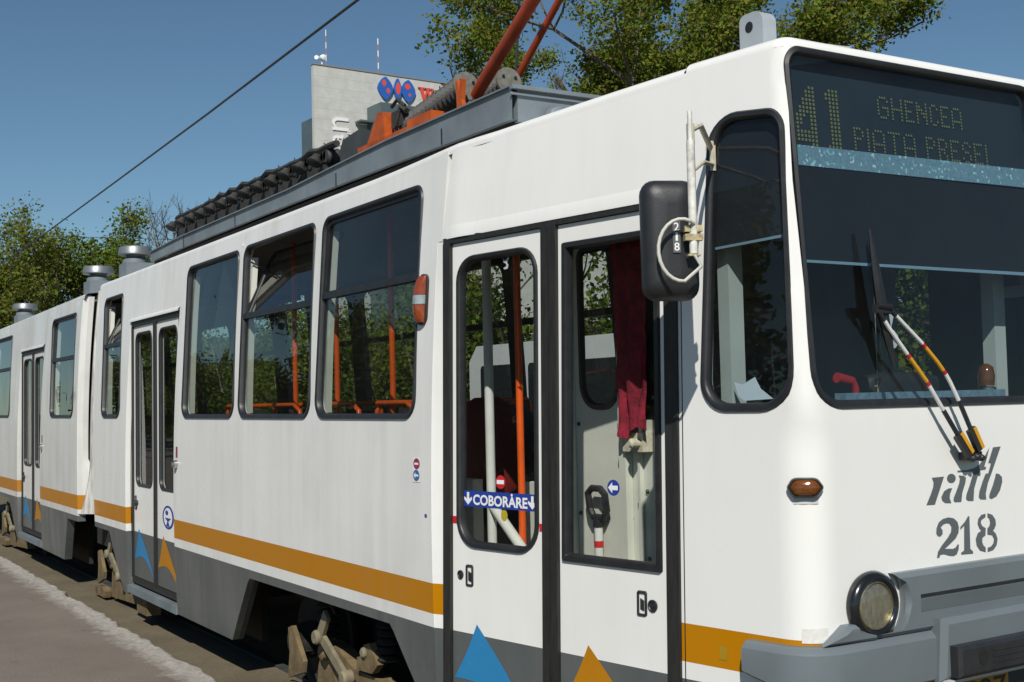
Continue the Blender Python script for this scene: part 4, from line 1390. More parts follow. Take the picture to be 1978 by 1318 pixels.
b0, b1, b2 = ff(0.733, 2.405, 0.03), ff(0.752, 2.12, 0.035), ff(0.795, 1.905, 0.03)
bl.tube([b0, b0.lerp(b1, .5), b1, b1.lerp(b2, .5), b2], [0.006, 0.016, 0.022, 0.016, 0.006], 6)
bl.box(ff(0.735, 2.116, 0.052), (0.02, 0.075, 0.035))
bl.tube([ff(0.702, 2.125, 0.06), ff(0.772, 2.118, 0.06)], 0.011, 8)
bl.build("blade", M['rubber'], wiper, smooth=40)
# ---- destination display behind the windscreen
fdsp = lambda y, z, n=0.0: Vector((xfr(z) - 0.040 + n, y, z))
disp = MB().prism([(0.455, 2.64), (1.80, 2.64), (1.80, 2.985), (0.455, 2.985)], fdsp, -0.03, 0.0).build("destination_display", M['led_board'], tram, smooth=0)
F57 = {'G': ["01110", "10001", "10000", "10111", "10001", "10001", "01110"], 'H': ["10001", "10001", "10001", "11111", "10001", "10001", "10001"],
       'E': ["1111", "1000", "1000", "1110", "1000", "1000", "1111"], 'N': ["10001", "11001", "11101", "10111", "10011", "10001", "10001"],
       'C': ["0110", "1001", "1000", "1000", "1000", "1001", "0110"], 'A': ["01110", "10001", "10001", "10001", "11111", "10001", "10001"],
       'P': ["1110", "1001", "1001", "1110", "1000", "1000", "1000"], 'I': ["1", "1", "1", "1", "1", "1", "1"], 'T': ["11111", "00100", "00100", "00100", "00100", "00100", "00100"],
       'R': ["1110", "1001", "1001", "1110", "1010", "1001", "1001"], 'S': ["0110", "1001", "1000", "0110", "0001", "1001", "0110"], ' ': ["00"] * 7}
def dots(mb, rows_, y0, z0, py, pz, s):
    for r, row in enumerate(rows_):
        for c, ch in enumerate(row):
            if ch != '0':
                y, z = y0 + c * py, z0 - r * pz
                mb.add([fdsp(y - s, z - s, 0.004), fdsp(y + s, z - s, 0.004), fdsp(y + s, z + s, 0.004), fdsp(y - s, z + s, 0.004)], [(0, 1, 2, 3)])
mb = MB()
def line(txt, y0, z0, y1):
    cols = sum(len(F57[c][0]) + 1 for c in txt) - 1
    py = (y1 - y0) / (cols - 1)
    y = y0
    for c in txt:
        dots(mb, F57[c], y, z0, py, 0.0128, 0.0040)
        y += (len(F57[c][0]) + 1) * py
line("GHENCEA", 0.915, 2.930, 1.385)
line("PIATA PRESEI", 0.775, 2.797, 1.520)
four = ["0000011", "0000111", "0000111", "0001111", "0001111", "0011111", "0011111", "0111011", "0110011", "1110011", "1100011", "1111111", "1111111", "1111111", "0000011", "0000011"]
one = ["0111", "1111", "1111", "0111", "0111", "0111", "0111", "0111", "0111", "0111", "0111", "0111", "0111", "0111", "1111", "1111"]
dots(mb, four, 0.472, 2.925, 0.0175, 0.0150, 0.0050)
dots(mb, one, 0.642, 2.925, 0.0180, 0.0150, 0.0050)
tag(mb.build("led_dots", M['led'], disp, smooth=0, fix=False), kind='stuff')
MB().prism([(0.47, 2.9855), (1.86, 2.9855), (1.86, 3.085), (0.47, 3.085)], lambda y, z, n: Vector((xfr(z) - 0.075 + n, y, z)), -0.02, 0.0).build("display_hood", M['inner_dark'], disp, smooth=0)
fgl = lambda y, z, n=0.0: Vector((xfr(z) - 0.018 + n, y, z))
MB().prism([(0.437, 2.630), (1.765, 2.638), (1.765, 2.714), (0.437, 2.703)], fgl, -0.003, 0.0).build("glitter_strip", M['glitter'], wscr, smooth=0)
# dark sun blind under the display with its pale lower edge
MB().prism([(0.437, 2.292), (1.765, 2.288), (1.765, 2.6295), (0.437, 2.6295)], fgl, -0.006, -0.003).build("sun_blind", simple("blind_cloth", (0.010, 0.012, 0.016), 0.8, var=0.1), wscr, smooth=0)
MB().prism([(0.437, 2.282), (1.765, 2.274), (1.765, 2.287), (0.437, 2.2915)], fgl, -0.004, 0.0).build("blind_edge", simple("blind_edge_blue", (0.28, 0.42, 0.52), 0.5, var=0.1), wscr, smooth=0)
mb = MB()
fcb = lambda u, z, n=0.0: f_nose(u, z, n - 0.03)
mb.prism([(u_side(-3.46, 2.4), 2.372), (u_side(-3.12, 2.4), 2.385), (u_side(-3.12, 2.4), 2.84), (u_side(-3.46, 2.8), 2.84)], fcb, -0.006, -0.003)
mb.build("side_blind", simple("blind_cloth_side", (0.010, 0.012, 0.016), 0.8, var=0.1), tram, smooth=0)
mb = MB()
mb.prism([(u_side(-3.46, 2.4), 2.362), (u_side(-3.12, 2.4), 2.376), (u_side(-3.12, 2.4), 2.386), (u_side(-3.46, 2.4), 2.371)], fcb, -0.004, 0.0)
mb.build("side_blind_edge", simple("side_blind_edge_blue", (0.30, 0.42, 0.50), 0.5, var=0.1), tram, smooth=0)
# number stuck on the windscreen
mb = MB()
six = [[(0.835, 2.105), (0.870, 2.105), (0.846, 2.050), (0.835, 2.058)], [(0.838, 2.050), (0.862, 2.046), (0.880, 2.028), (0.880, 2.000), (0.862, 1.982), (0.842, 1.978), (0.838, 2.01)]]
for p in six:
    mb.add([fgl(a, b, 0.004) for a, b in p], [tuple(range(len(p)))])
mb.build("white_number", M['white'], wscr, smooth=0)

# ---- cab interior
fpar = lambda x, z, n=0.0: Vector((x, 0.74 - n, z))
PW = [(-4.905, 1.77), (-4.585, 1.77), (-4.585, 2.55), (-4.905, 2.55)]
po = [(-5.10, 0.86), (-4.18, 0.86), (-4.18, 1.72), (-4.50, 1.72), (-4.50, 2.93), (-5.10, 2.93)]
part = sheet(po, [rpoly(PW, [0.13, 0.13, 0.05, 0.05], 0.0)], fpar, 0.03).build("cab_partition", M['inner'], tram, smooth=0)
MB().loft(ring_rows(fpar, lambda i: rpoly(PW, [0.13, 0.13, 0.05, 0.05], i, 6), [(-0.004, 0.0), (0.0, 0.012), (0.02, 0.012), (0.028, -0.01)]), True).build("window_gasket", M['rubber'], part, smooth=40)
mb = MB()
mb.bb(-5.12, -5.06, 0.66, 0.735, 0.86, 2.93)
mb.bb(-4.99, -4.955, 0.705, 0.738, 0.86, 2.93)
mb.bb(-4.56, -4.51, 0.70, 0.738, 1.0, 2.93)
mb.bb(-4.44, -4.425, 0.715, 0.738, 0.86, 1.70)
mb.build("frame_post", M['inner'], part, smooth=0)
for x, z in ((-4.93, 1.70), (-4.60, 1.70), (-4.56, 1.52), (-4.40, 1.40), (-4.46, 1.34), (-4.93, 1.27), (-4.52, 1.27), (-4.40, 1.10)):
    MB().lathe(fpar(x, z, 0), (0, -1, 0), [(0, 0.011), (0.008, 0.009), (0.012, 0.004)], 10).build("screw_head", M['darkgrey'], part, smooth=40)
lt = MB()
lt.bb(-4.50, -4.35, 0.68, 0.739, 1.58, 1.665)
lt.lathe((-4.385, 0.68, 1.62), (0, -1, 0), [(0, 0.022), (0.04, 0.022), (0.05, 0.012)], 12)
lt.build("latch", M['cream'], part, smooth=30)
hb = MB()
hb.tube([(-4.80, 0.70, 1.30), (-4.80, 0.69, 1.375), (-4.765, 0.69, 1.40), (-4.70, 0.69, 1.40), (-4.665, 0.69, 1.375), (-4.665, 0.70, 1.30), (-4.69, 0.70, 1.265), (-4.77, 0.70, 1.265), (-4.80, 0.70, 1.30)], 0.017, 8)
hb.tube([(-4.735, 0.70, 1.27), (-4.735, 0.70, 1.22)], 0.026, 8)
hb.build("grab_handle", M['black'], part, smooth=40)
MB().tube([(-4.735, 0.70, 1.22), (-4.735, 0.70, 0.90)], 0.021, 10).build("handle_stem", M['steelwhite'], part, smooth=40)
MB().tube([(-4.735, 0.70, 1.155), (-4.735, 0.70, 1.125)], 0.0225, 10).build("red_ring", M['red'], part, smooth=40)

cur = MB()
rows = []
random.seed(3)
for i in range(26):
    t = i / 25
    z = 2.60 - t * 0.93
    wv_ = 0.05 + 0.02 * math.sin(t * 3)
    row = []
    x0, x1 = -4.53 + 0.02 * t, -4.27 + 0.01 * math.sin(5 * t) - 0.06 * max(0, t - 0.75)
    for j in range(22):
        s = j / 21
        row.append(Vector((x0 + (x1 - x0) * s, 0.655 + 0.016 * math.sin(s * 17 + t * 2.2) + 0.02 * noise.noise(Vector((s * 5, t * 6, 0))), z - 0.03 * math.sin(s * 6) * (t > 0.95))))
    rows.append(row)
cur.loft(rows, False)
curtain = cur.build("curtain", M['curtain'], None, smooth=60)
tag(curtain, "dark red plush curtain hanging behind the square door window", "curtain")

# driver's seat, dash and back wall
def rbox(c, d, r, ax=None, seg=3, mb=None):
    """soft box through a superellipse loft"""
    mb = mb or MB()
    c = Vector(c)
    ax = ax or (Vector((1, 0, 0)), Vector((0, 1, 0)), Vector((0, 0, 1)))
    rows = []
    K = 8
    for i in range(K + 1):
        t = -1 + 2 * i / K
        sc = max(0.02, (1 - abs(t) ** 5) ** (1 / 5)) if abs(t) > 0.6 else 1.0
        sc = max(0.35, sc)
        row = []
        for j in range(20):
            a = 2 * math.pi * j / 20
            ca, sa = math.cos(a), math.sin(a)
            e = 0.42
            u = math.copysign(abs(ca) ** e, ca) * d[0] / 2 * sc
            v = math.copysign(abs(sa) ** e, sa) * d[1] / 2 * sc
            row.append(c + ax[0] * u + ax[1] * v + ax[2] * (t * d[2] / 2))
        rows.append(row)
    mb.loft(rows, True)
    mb.add(rows[0], [tuple(range(20))])
    mb.add(rows[-1], [tuple(range(20))])
    return mb
ds = MB()
rbox((-3.78, 0.86, 1.80), (0.16, 0.52, 0.70), 0.06, mb=ds)
rbox((-3.78, 0.86, 2.12), (0.12, 0.30, 0.20), 0.06, mb=ds)
rbox((-3.55, 0.86, 1.42), (0.5, 0.52, 0.16), 0.06, mb=ds)
ds.bb(-3.65, -3.5, 0.8, 0.92, 0.87, 1.36)
ds.build("driver_seat", M['seat'], tram, smooth=60)
bw = MB()
bw.bb(-4.17, -4.14, 0.77, 1.98, 0.87, 2.95)
bw.build("cab_back_wall", simple("cab_wall_grey", (0.13, 0.135, 0.13), 0.7, var=0.35, scale=3), tram, smooth=0)
MB().bb(-4.139, -4.10, 1.985, 2.06, 0.87, 2.95).build("cab_post", M['inner'], tram, smooth=0)
MB().bb(-4.52, -4.172, 0.775, 0.79, 1.70, 2.95).build("curtain_backing", M['inner_dark'], tram, smooth=0)
mb = MB()
mb.bb(-3.50, -3.44, 0.40, 0.47, 0.9, 3.0)
mb.build("cab_post", M['inner'], tram, smooth=0)
mb = MB()
mb.bb(-3.33, -3.27, 1.69, 1.76, 1.70, 2.95)
mb.build("cab_mullion", M['inner'], tram, smooth=0)
da = MB()
da.bb(-3.42, -3.10, 0.46, 1.95, 1.60, 1.765)
da.build("dashboard", simple("dash_dark", (0.016, 0.02, 0.022), 0.5, var=0.2), tram, smooth=0)
MB().bb(-3.21, -3.15, 0.69, 1.58, 1.7655, 1.822).build("dash_foil", M['foil'], tram, smooth=0)
MB().tube([(-3.25, 0.842, 1.77), (-3.25, 0.842, 1.838), (-3.25, 0.825, 1.868), (-3.25, 0.745, 1.880)], [0.013, 0.014, 0.016, 0.020], 10).build("red_lever", M['red'], tram, smooth=50)
bc = MB().lathe((-3.26, 1.612, 1.79), (0, 0, 1), [(0, 0.036), (0.04, 0.036), (0.045, 0.03)], 16).build("dash_beacon", M['chrome'], tram, smooth=40)
MB().lathe((-3.26, 1.612, 1.838), (0, 0, 1), [(0, 0.030), (0.04, 0.034), (0.075, 0.028), (0.09, 0.012)], 16).build("amber_dome", M['amber'], bc, smooth=50)
# instruments that stand dark on the dash
mb = MB()
rbox((-3.34, 1.17, 1.83), (0.12, 0.42, 0.14), 0.05, mb=mb)
mb.build("instrument_hood", M['seat'], tram, smooth=60)
mb = MB()
fps = lambda x, z, n=0.0: Vector((x, YF - 0.20 - n, z))
ps = MB().prism([(-3.52, 2.228), (-3.52 + 0.50, 2.228), (-3.52 + 0.50, 2.228 + 0.050), (-3.52, 2.228 + 0.050)], fps, 0, 0.004).build("window_poster", M['white'], tram, smooth=0)
MB().prism([(-3.52, 2.228 + 0.0505), (-3.52 + 0.09, 2.228 + 0.0505), (-3.52 + 0.06, 2.228 + 0.16), (-3.52, 2.228 + 0.16)], fps, 0, 0.004).build("red_field", M['maroon'], ps, smooth=0)
MB().prism([(-3.52 + 0.0905, 2.228 + 0.0505), (-3.52 + 0.5, 2.228 + 0.0505), (-3.52 + 0.5, 2.228 + 0.16), (-3.52 + 0.0605, 2.228 + 0.16)], fps, 0, 0.004).build("yellow_field", M['poster_y'], ps, smooth=0)
# paper leaning in the side window
pm = MB()
pa = Vector((-3.405, 0.345, 1.800))
rows = []
ppx = [(-3.415, 1.872), (-3.375, 1.862), (-3.325, 1.888), (-3.290, 1.845), (-3.228, 1.808), (-3.355, 1.803), (-3.385, 1.820)]
pm.add([Vector((x, ydoor(x, z) + 0.055 + (z - 1.8) * 0.25, z)) for x, z in ppx], [tuple(range(len(ppx)))])
paper = pm.build("paper_sheet", M['paper'], None, smooth=0)
tag(paper, "crumpled white paper sheet lying inside the cab side window", "paper")
# small cross on a thread
cr = MB()
cr.bb(-3.165, -3.160, 0.862, 0.868, 1.815, 1.865)
cr.bb(-3.165, -3.160, 0.850, 0.880, 1.843, 1.849)
cr.tube([(-3.1625, 0.865, 1.865), (-3.155, 0.855, 2.26)], 0.0015, 5)
tag(cr.build("hanging_cross", M['brass'], None, smooth=0), "small golden cross hanging behind the windscreen", "pendant")

# ---- passenger saloon: poles, seats
def pole(x, y, z0=0.86, z1=2.95, mat='orange', r=0.018):
    return MB().tube([(x, y, z0), (x, y, z1)], r, 10).build("handrail", M[mat], tram, smooth=50)
for x, y in ((-7.30, 0.5), (-6.49, 0.5), (-8.02, 0.5), (-5.12, 0.52)):
    pole(x, y)
MB().tube([(-5.38, 0.5, 0.40), (-5.38, 0.5, 2.93)], 0.024, 12).build("entrance_pole", M['steelwhite'], tram, smooth=50)
MB().tube([(-5.38, 0.5, 1.30), (-4.80, 0.46, 0.95)], 0.026, 12).build("entrance_rail", M['steelwhite'], tram, smooth=50)
mb = MB()
mb.bb(-5.62, -5.50, 0.46, 0.52, 0.5, 1.42)
mb.bb(-5.40, -5.20, 0.70, 0.76, 0.5, 1.40)
mb.build("step_panel", M['inner'], tram, smooth=0)
def make_seat(x, y):
    s = MB()
    rbox((x, y, 1.30), (0.42, 0.42, 0.07), 0.03, mb=s)
    rbox((x - 0.20, y, 1.56), (0.06, 0.42, 0.46), 0.03, mb=s)
    s.bb(x - 0.03, x + 0.03, y - 0.03, y + 0.03, 0.86, 1.27)
    st_ = s.build("seat", M['seat'], tram, smooth=60)
    MB().tube([(x - 0.21, y - 0.19, 1.55), (x - 0.21, y - 0.19, 1.78), (x - 0.19, y - 0.16, 1.822), (x - 0.19, y + 0.16, 1.822), (x - 0.21, y + 0.19, 1.78), (x - 0.21, y + 0.19, 1.55)], 0.016, 8).build("seat_handle", M['orange'], st_, smooth=50)
    MB().tube([(x - 0.20, y - 0.19, 1.822), (x + 0.18, y - 0.19, 1.822), (x + 0.28, y - 0.19, 1.78), (x + 0.30, y - 0.19, 1.6)], 0.016, 8).build("arm_rail", M['orange'], st_, smooth=50)
    return st_
s0 = make_seat(-7.10, 0.62)
for dx, dy in ((-0.95, 0), (-1.95, 0), (0.75, 0), (0.75, 1.15), (0, 1.15), (-0.95, 1.15), (-1.95, 1.15)):
    copy_tree(s0, (dx, dy, 0), tram)
s = MB()
rbox((-5.78, 0.72, 1.56), (0.10, 0.42, 0.56), 0.03, mb=s)
rbox((-5.98, 0.72, 1.30), (0.42, 0.42, 0.08), 0.03, mb=s)
s.build("seat", M['seatred'], tram, smooth=60)

# ---- mirror on its bracket
mc = Vector((-3.272, -0.005, 2.358))
wd = Vector((0.42, 0.905, 0)).normalized()
nd = Vector((0.905, -0.42, 0)).normalized()
mr = MB()
K = 10
rows = []
prof_m = [(0.0, 0.90), (0.012, 0.98), (0.035, 1.0), (0.060, 0.94), (0.078, 0.80), (0.088, 0.55), (0.090, 0.2)]
for n_, sc in prof_m:
    poly = rpoly([(-0.100 * sc, -0.208 * (0.5 + 0.5 * sc)), (0.098 * sc, -0.208 * (0.5 + 0.5 * sc)), (0.095 * sc, 0.208 * (0.5 + 0.5 * sc)), (-0.102 * sc, 0.208 * (0.5 + 0.5 * sc))], 0.05 * sc, 0, 5)
    rows.append([mc + wd * a + Vector((0, 0, b)) + nd * (n_ - 0.04) for a, b in poly])
mr.loft(rows, True)
mr.add(rows[0], [tuple(range(len(rows[0])))])
mr.add(rows[-1], [tuple(range(len(rows[-1])))])
mirror = mr.build("wing_mirror", M['black'], tram, smooth=50)
q = MB().prism(rpoly([(-0.085, -0.185), (0.085, -0.185), (0.085, 0.185), (-0.085, 0.185)], 0.03), lambda u, v, n: mc + wd * u + Vector((0, 0, v)) + nd * (-0.041 + n), -0.003, 0.0)
q.build("mirror_glass", M['chrome'], mirror, smooth=0)
ax_ = mc + nd * 0.075 + wd * 0.060
bar_top = ax_ + Vector((0.0, 0.0, 0.43))
MB().tube([bar_top, bar_top + Vector((0, 0, -0.10)), bar_top + Vector((0, 0, -0.101)), ax_ + Vector((0, 0, 0.02)), ax_ + Vector((0, 0, -0.055))], [0.0085, 0.0085, 0.014, 0.015, 0.014], 10).build("mirror_tube", simple("rusty_white_tube", (0.66, 0.65, 0.60), 0.4, var=0.35, scale=22), mirror, smooth=40)
wl = f_nose(u_side(-3.45, 2.74), 2.74, 0.0)
br = MB()
br.tube([bar_top + Vector((-0.01, 0.015, -0.06)), bar_top.lerp(wl, 0.5) + Vector((0, 0, 0.02)), wl], 0.011, 8)
br.tube([bar_top + Vector((-0.01, 0.015, -0.20)), bar_top.lerp(wl, 0.6) + Vector((0, 0, -0.10)), wl + Vector((0, 0.01, -0.06))], 0.008, 8)
br.box(wl + Vector((0.0, 0, -0.03)), (0.03, 0.02, 0.11))
br.tube([bar_top + Vector((-0.012, 0.012, -0.04)), bar_top + Vector((-0.012, 0.012, -0.11))], 0.014, 8)
br.build("mirror_bracket", M['cream'], mirror, smooth=30)
cl = MB()
cl.box(ax_ + Vector((0.0, 0.0, 0.03)) + nd * 0.0, (0.022, 0.062, 0.022), (nd, wd, Vector((0, 0, 1))))
cl.box(ax_ + Vector((0.0, 0.0, 0.0)) + nd * 0.0, (0.030, 0.062, 0.022), (nd, wd, Vector((0, 0, 1))))
cl.box(ax_ + Vector((0.0, 0.0, -0.06)), (0.03, 0.045, 0.006), (nd, wd, Vector((0, 0, 1))))
cl.build("clamp", M['brass'], mirror, smooth=0)
cb = []
for i in range(15):
    a = math.radians(68 + 205 * i / 14)
    cb.append(ax_ + wd * (-0.045 + 0.080 * math.cos(a) * (1 if i < 20 else 1)) + Vector((0, 0, -0.045 + 0.105 * math.sin(a))) + nd * (0.028 - 0.012 * math.sin(math.pi * i / 14)))
cb = [ax_ + Vector((0, 0, 0.045)) + nd * 0.012] + cb + [ax_ + wd * 0.02 + Vector((0, 0, -0.10)) + nd * 0.015, ax_ + Vector((0, 0, -0.06)) + nd * 0.01]
MB().tube(cb, 0.0065, 8).build("mirror_cable", M['cable'], mirror, smooth=60)
for k, ch in enumerate("218"):
    fm = lambda u, v, n: ax_ + wd * (-0.052 + u) + Vector((0, 0, v)) + nd * (n - 0.020)
    hw = 0.004 if ch == "1" else 0.009
    decal_text(ch, fm, -hw, hw, 0.026 - 0.034 * k, 0.054 - 0.034 * k, 0.001, "mirror_number", M['white'], mirror, bold=0.01)
MB().prism([(-0.013, -0.048), (0.013, -0.048), (0.013, 0.060), (-0.013, 0.060)], fm, -0.004, 0.0).build("number_tape", simple("number_tape_grey", (0.10, 0.11, 0.12), 0.5, var=0.1), mirror, smooth=0)

# ---- roof equipment
YFA = 0.35
fa = MB()
FT = [(-11.12, 3.232), (-10.2, 3.255), (-7.7, 3.262), (-6.93, 3.284), (-6.2, 3.301), (-4.85, 3.302)]
FB = [(-11.12, 3.147), (-10.2, 3.158), (-7.7, 3.163), (-6.93, 3.160), (-6.2, 3.157), (-4.85, 3.143)]
fa.loft([[Vector((x, YFA, z)) for x, z in FB], [Vector((x, YFA, z)) for x, z in FT], [Vector((x, YFA + 0.03, z)) for x, z in FT], [Vector((x, YFA + 0.03, z)) for x, z in FB], [Vector((x, YFA, z)) for x, z in FB]], False)
fa.bb(-4.88, -4.851, YFA + 0.0302, 1.95, 3.134, 3.296)
fa.bb(-11.12, -11.09, YFA + 0.0302, 1.95, 3.14, 3.232)
fa.bb(-11.09, -4.88, 1.92, 1.95, 3.14, 3.232)
fair = fa.build("roof_fairing", M['roofgrey'], tram, smooth=0)
tp = MB()
tp.loft([[Vector((x, YFA - 0.014, z - 0.006)) for x, z in FT], [Vector((x, YFA - 0.014, z + 0.003)) for x, z in FT], [Vector((x, YFA + 0.10, z + 0.005)) for x, z in FT]], False)
tp.bb(-4.849, -4.822, YFA - 0.014, 1.95, 3.284, 3.303)
tp.bb(-4.849, -4.838, YFA - 0.014, 1.95, 3.258, 3.270)
tp.build("fairing_trim", M['roofgrey'], fair, smooth=0)
for x in (-6.92, -8.8, -10.1, -5.55):
    MB().bb(x - 0.006, x + 0.006, YFA - 0.003, YFA - 0.0005, 3.156, 3.238).build("panel_joint", M['rubber'], fair, smooth=0)
gp = MB()
gp.bb(-11.1, -4.9, YFA + 0.035, 1.9, 3.02, 3.150)
gp.build("roof_gap", M['darkiron'], fair, smooth=0)
dk = MB()
dk.bb(-11.05, -4.9, 0.46, 1.9, 3.195, 3.215)
dk.build("roof_walkway", M['darkgrey'], fair, smooth=0)
hs = MB().lathe((-4.82, 0.58, 3.165), (1, 0, 0), [(-0.02, 0.055), (0.02, 0.050), (0.03, 0.035)], 16)
hs.build("vent_hood", M['roofgrey'], fair, smooth=40)
# resistor bank
rb = MB()
rb.bb(-11.30, -7.75, 0.64, 1.5, 3.27, 3.50)
res = rb.build("resistor_bank", M['resist'], tram, smooth=0)
random.seed(11)
for i in range(13):
    x = -11.25 + i * 0.285
    r_ = MB()
    for k in range(3):
        r_.lathe((x + k * 0.045, 0.63, 3.525 + random.uniform(-0.012, 0.012)), (0, 1, 0), [(0, 0.045), (0.02, 0.058), (0.05, 0.045), (0.08, 0.058), (0.12, 0.045), (0.5, 0.055), (0.8, 0.05)], 10)
    r_.lathe((x + 0.05, 0.575, 3.50), (0.15, -0.5, -0.85), [(-0.03, 0.025), (0.0, 0.035), (0.035, 0.055), (0.045, 0.04)], 10)
    r_.tube([(x - 0.02, 0.64, 3.575), (x + 0.13, 0.64 + random.uniform(-0.02, 0.02), 3.585 + random.uniform(-0.015, 0.012)), (x + 0.27, 0.64, 3.572)], 0.024, 6)
    r_.build("resistor_element", M['resist'], res, smooth=40)
    t_ = MB()
    h = random.uniform(0.02, 0.055)
    t_.tube([(x, 0.66, 3.56), (x + random.uniform(-0.01, 0.03), 0.66, 3.59 + h * 0.5), (x + random.uniform(-0.06, 0.06), 0.66, 3.59 + h)], [0.008, 0.006, 0.004], 5)
    t_.build("terminal_rod", M['resist'], res, smooth=40)
wb = MB()
random.seed(5)
for i in range(40):
    p = Vector((random.uniform(-8.25, -7.55), random.uniform(0.6, 1.0), random.uniform(3.42, 3.60)))
    q_ = p + Vector((random.uniform(-0.2, 0.2), random.uniform(-0.05, 0.05), random.uniform(-0.06, 0.06)))
    wb.tube([p, p.lerp(q_, 0.5) + Vector((0, 0, 0.03)), q_], 0.012, 5)
wb.build("cable_bundle", M['coil'], res, smooth=40)
bx = MB()
vs_ = [(-7.42, 0.60, 3.24), (-6.88, 0.60, 3.24), (-6.88, 0.60, 3.515), (-7.12, 0.60, 3.575), (-7.38, 0.60, 3.555), (-7.42, 0.60, 3.50)]
bx.add([Vector(v) for v in vs_] + [Vector((v[0], 1.6, v[2])) for v in vs_], [(0, 1, 2, 3, 4, 5), (11, 10, 9, 8, 7, 6)] + [(i, i + 6, (i + 1) % 6 + 6, (i + 1) % 6) for i in range(6)])
bx.build("roof_box", M['darkgrey'], tram, smooth=0)
# pantograph
pg = MB()
pg.bb(-7.10, -6.40, 0.58, 0.64, 3.25, 3.445)
pg.bb(-7.10, -5.95, 1.40, 1.46, 3.25, 3.42)
pg.bb(-7.10, -7.02, 0.6402, 1.3998, 3.25, 3.40)
pg.bb(-6.3995, -6.10, 0.58, 0.70, 3.28, 3.480)
panto = pg.build("pantograph", M['porange'], tram, smooth=0)
tri = MB()
tri.add([Vector((x, y, z)) for y in (0.58, 0.66) for x, z in ((-7.00, 3.40), (-6.70, 3.40), (-6.72, 3.60), (-6.80, 3.61))], [(0, 1, 2, 3), (7, 6, 5, 4), (0, 4, 5, 1), (1, 5, 6, 2), (2, 6, 7, 3), (3, 7, 4, 0)])
tri.build("base_bracket", M['porange'], panto, smooth=0)
def spring(x0, x1, y, z0, z1, r, name="spring"):
    a, b = Vector((x0, y, z0)), Vector((x1, y, z1))
    d = (b - a).normalized()
    L_ = (b - a).length
    pr = []
    n_ = 15
    for i in range(n_ * 2 + 1):
        pr.append((L_ * i / (n_ * 2), r if i % 2 == 0 else r * 0.66))
    q = MB().lathe(a, d, pr, 22).build(name, M['coil'], panto, smooth=0)
    e = MB()
    e.lathe(b, d, [(0, r * 1.06), (0.02, r * 1.06), (0.021, r * 0.12)], 22)
    e.build("end_plate", M['coilplate'], q, smooth=30)
    f_ = MB()
    for an in (0.5, 2.6, 4.4):
        f_.lathe(b + d * 0.0215 + Vector((0, math.cos(an) * r * 0.6, math.sin(an) * r * 0.6)), d, [(0, 0.009), (0.004, 0.009)], 8)
    f_.build("bolt_hole", M['rubber'], q, smooth=0)
    return q
spring(-6.66, -5.91, 0.70, 3.490, 3.580, 0.078)
spring(-6.66, -5.91, 0.98, 3.53, 3.640, 0.078)
for y, x in ((0.62, -5.84), (1.0, -5.84)):
    l_ = MB()
    l_.add([Vector((a, yy, z)) for yy in (y, y + 0.025) for a, z in ((x - 0.045, 3.25), (x + 0.035, 3.25), (x + 0.050, 3.40), (x + 0.025, 3.48), (x + 0.04, 3.59), (x + 0.022, 3.60), (x + 0.0, 3.53), (x - 0.022, 3.60), (x - 0.038, 3.59), (x - 0.028, 3.46))],
           [tuple(range(10)), tuple(range(19, 9, -1))] + [(i, i + 10, (i + 1) % 10 + 10, (i + 1) % 10) for i in range(10)])
    l_.build("lever", M['porange'], panto, smooth=0)
MB().tube([(-5.84, 0.73, 3.52), (-5.74, 0.72, 3.57), (-4.78, 0.66, 4.04), (-4.3, 0.63, 4.28)], [0.034, 0.037, 0.034, 0.031], 14).build("lower_arm", M['redtube'], panto, smooth=50)
MB().tube([(-6.40, 1.30, 3.70), (-6.33, 1.30, 3.79), (-5.83, 1.30, 4.145), (-5.3, 1.30, 4.52)], 0.022, 10).build("guide_rod", M['redtube'], panto, smooth=50)
MB().tube([(-6.337, 1.30, 3.40), (-6.337, 1.30, 3.779), (-6.267, 1.30, 4.27), (-6.2, 1.30, 4.75)], 0.009, 6).build("pull_rope", M['wire'], panto, smooth=50)
MB().tube([(-4.3, 0.63, 4.28), (-6.2, 1.0, 4.90), (-6.2, 1.5, 4.90)], 0.02, 8).build("upper_arm", M['redtube'], panto, smooth=50)
MB().bb(-6.26, -6.14, 0.45, 2.0, 4.905, 4.95).build("collector_head", M['darkgrey'], panto, smooth=0)
sw = MB()
sw.tube([(-6.62, 0.62, 3.50), (-6.55, 0.62, 3.60), (-6.48, 0.62, 3.56)], 0.018, 6)
sw.box((-6.62, 0.66, 3.54), (0.14, 0.08, 0.10))
sw.tube([(-6.7, 0.63, 3.63), (-6.62, 0.63, 3.66), (-6.52, 0.63, 3.60)], 0.012, 6)
sw.build("insulator", M['resist'], panto, smooth=30)
# ventilators
def ventil(x, y, zb):
    b = MB()
    b.bb(x - 0.14, x + 0.14, y - 0.12, y + 0.14, zb - 0.10, zb + 0.10)
    b.lathe((x, y, zb + 0.09), (0, 0, 1), [(0, 0.12), (0.05, 0.115), (0.07, 0.085), (0.11, 0.085)], 24)
    v = b.build("ventilator", M['roofgrey'], tram, smooth=30)
    c = MB()
    c.lathe((x, y, zb + 0.175), (0, 0, 1), [(0, 0.10), (0.004, 0.155), (0.012, 0.160), (0.070, 0.150), (0.082, 0.142), (0.084, 0.02)], 28)
    c.build("cap", M['alu'], v, smooth=35)
    MB().tube([(x - 0.03, y, zb + 0.255), (x - 0.03, y, zb + 0.285)], 0.010, 6).build("stud", M['alu'], v, smooth=30)
    return v
v1 = ventil(-11.72, 0.37, 3.09)
copy_tree(v1, (-1.50, 0, -0.030), tram)
copy_tree(v1, (-5.67, 0, -0.095), tram)
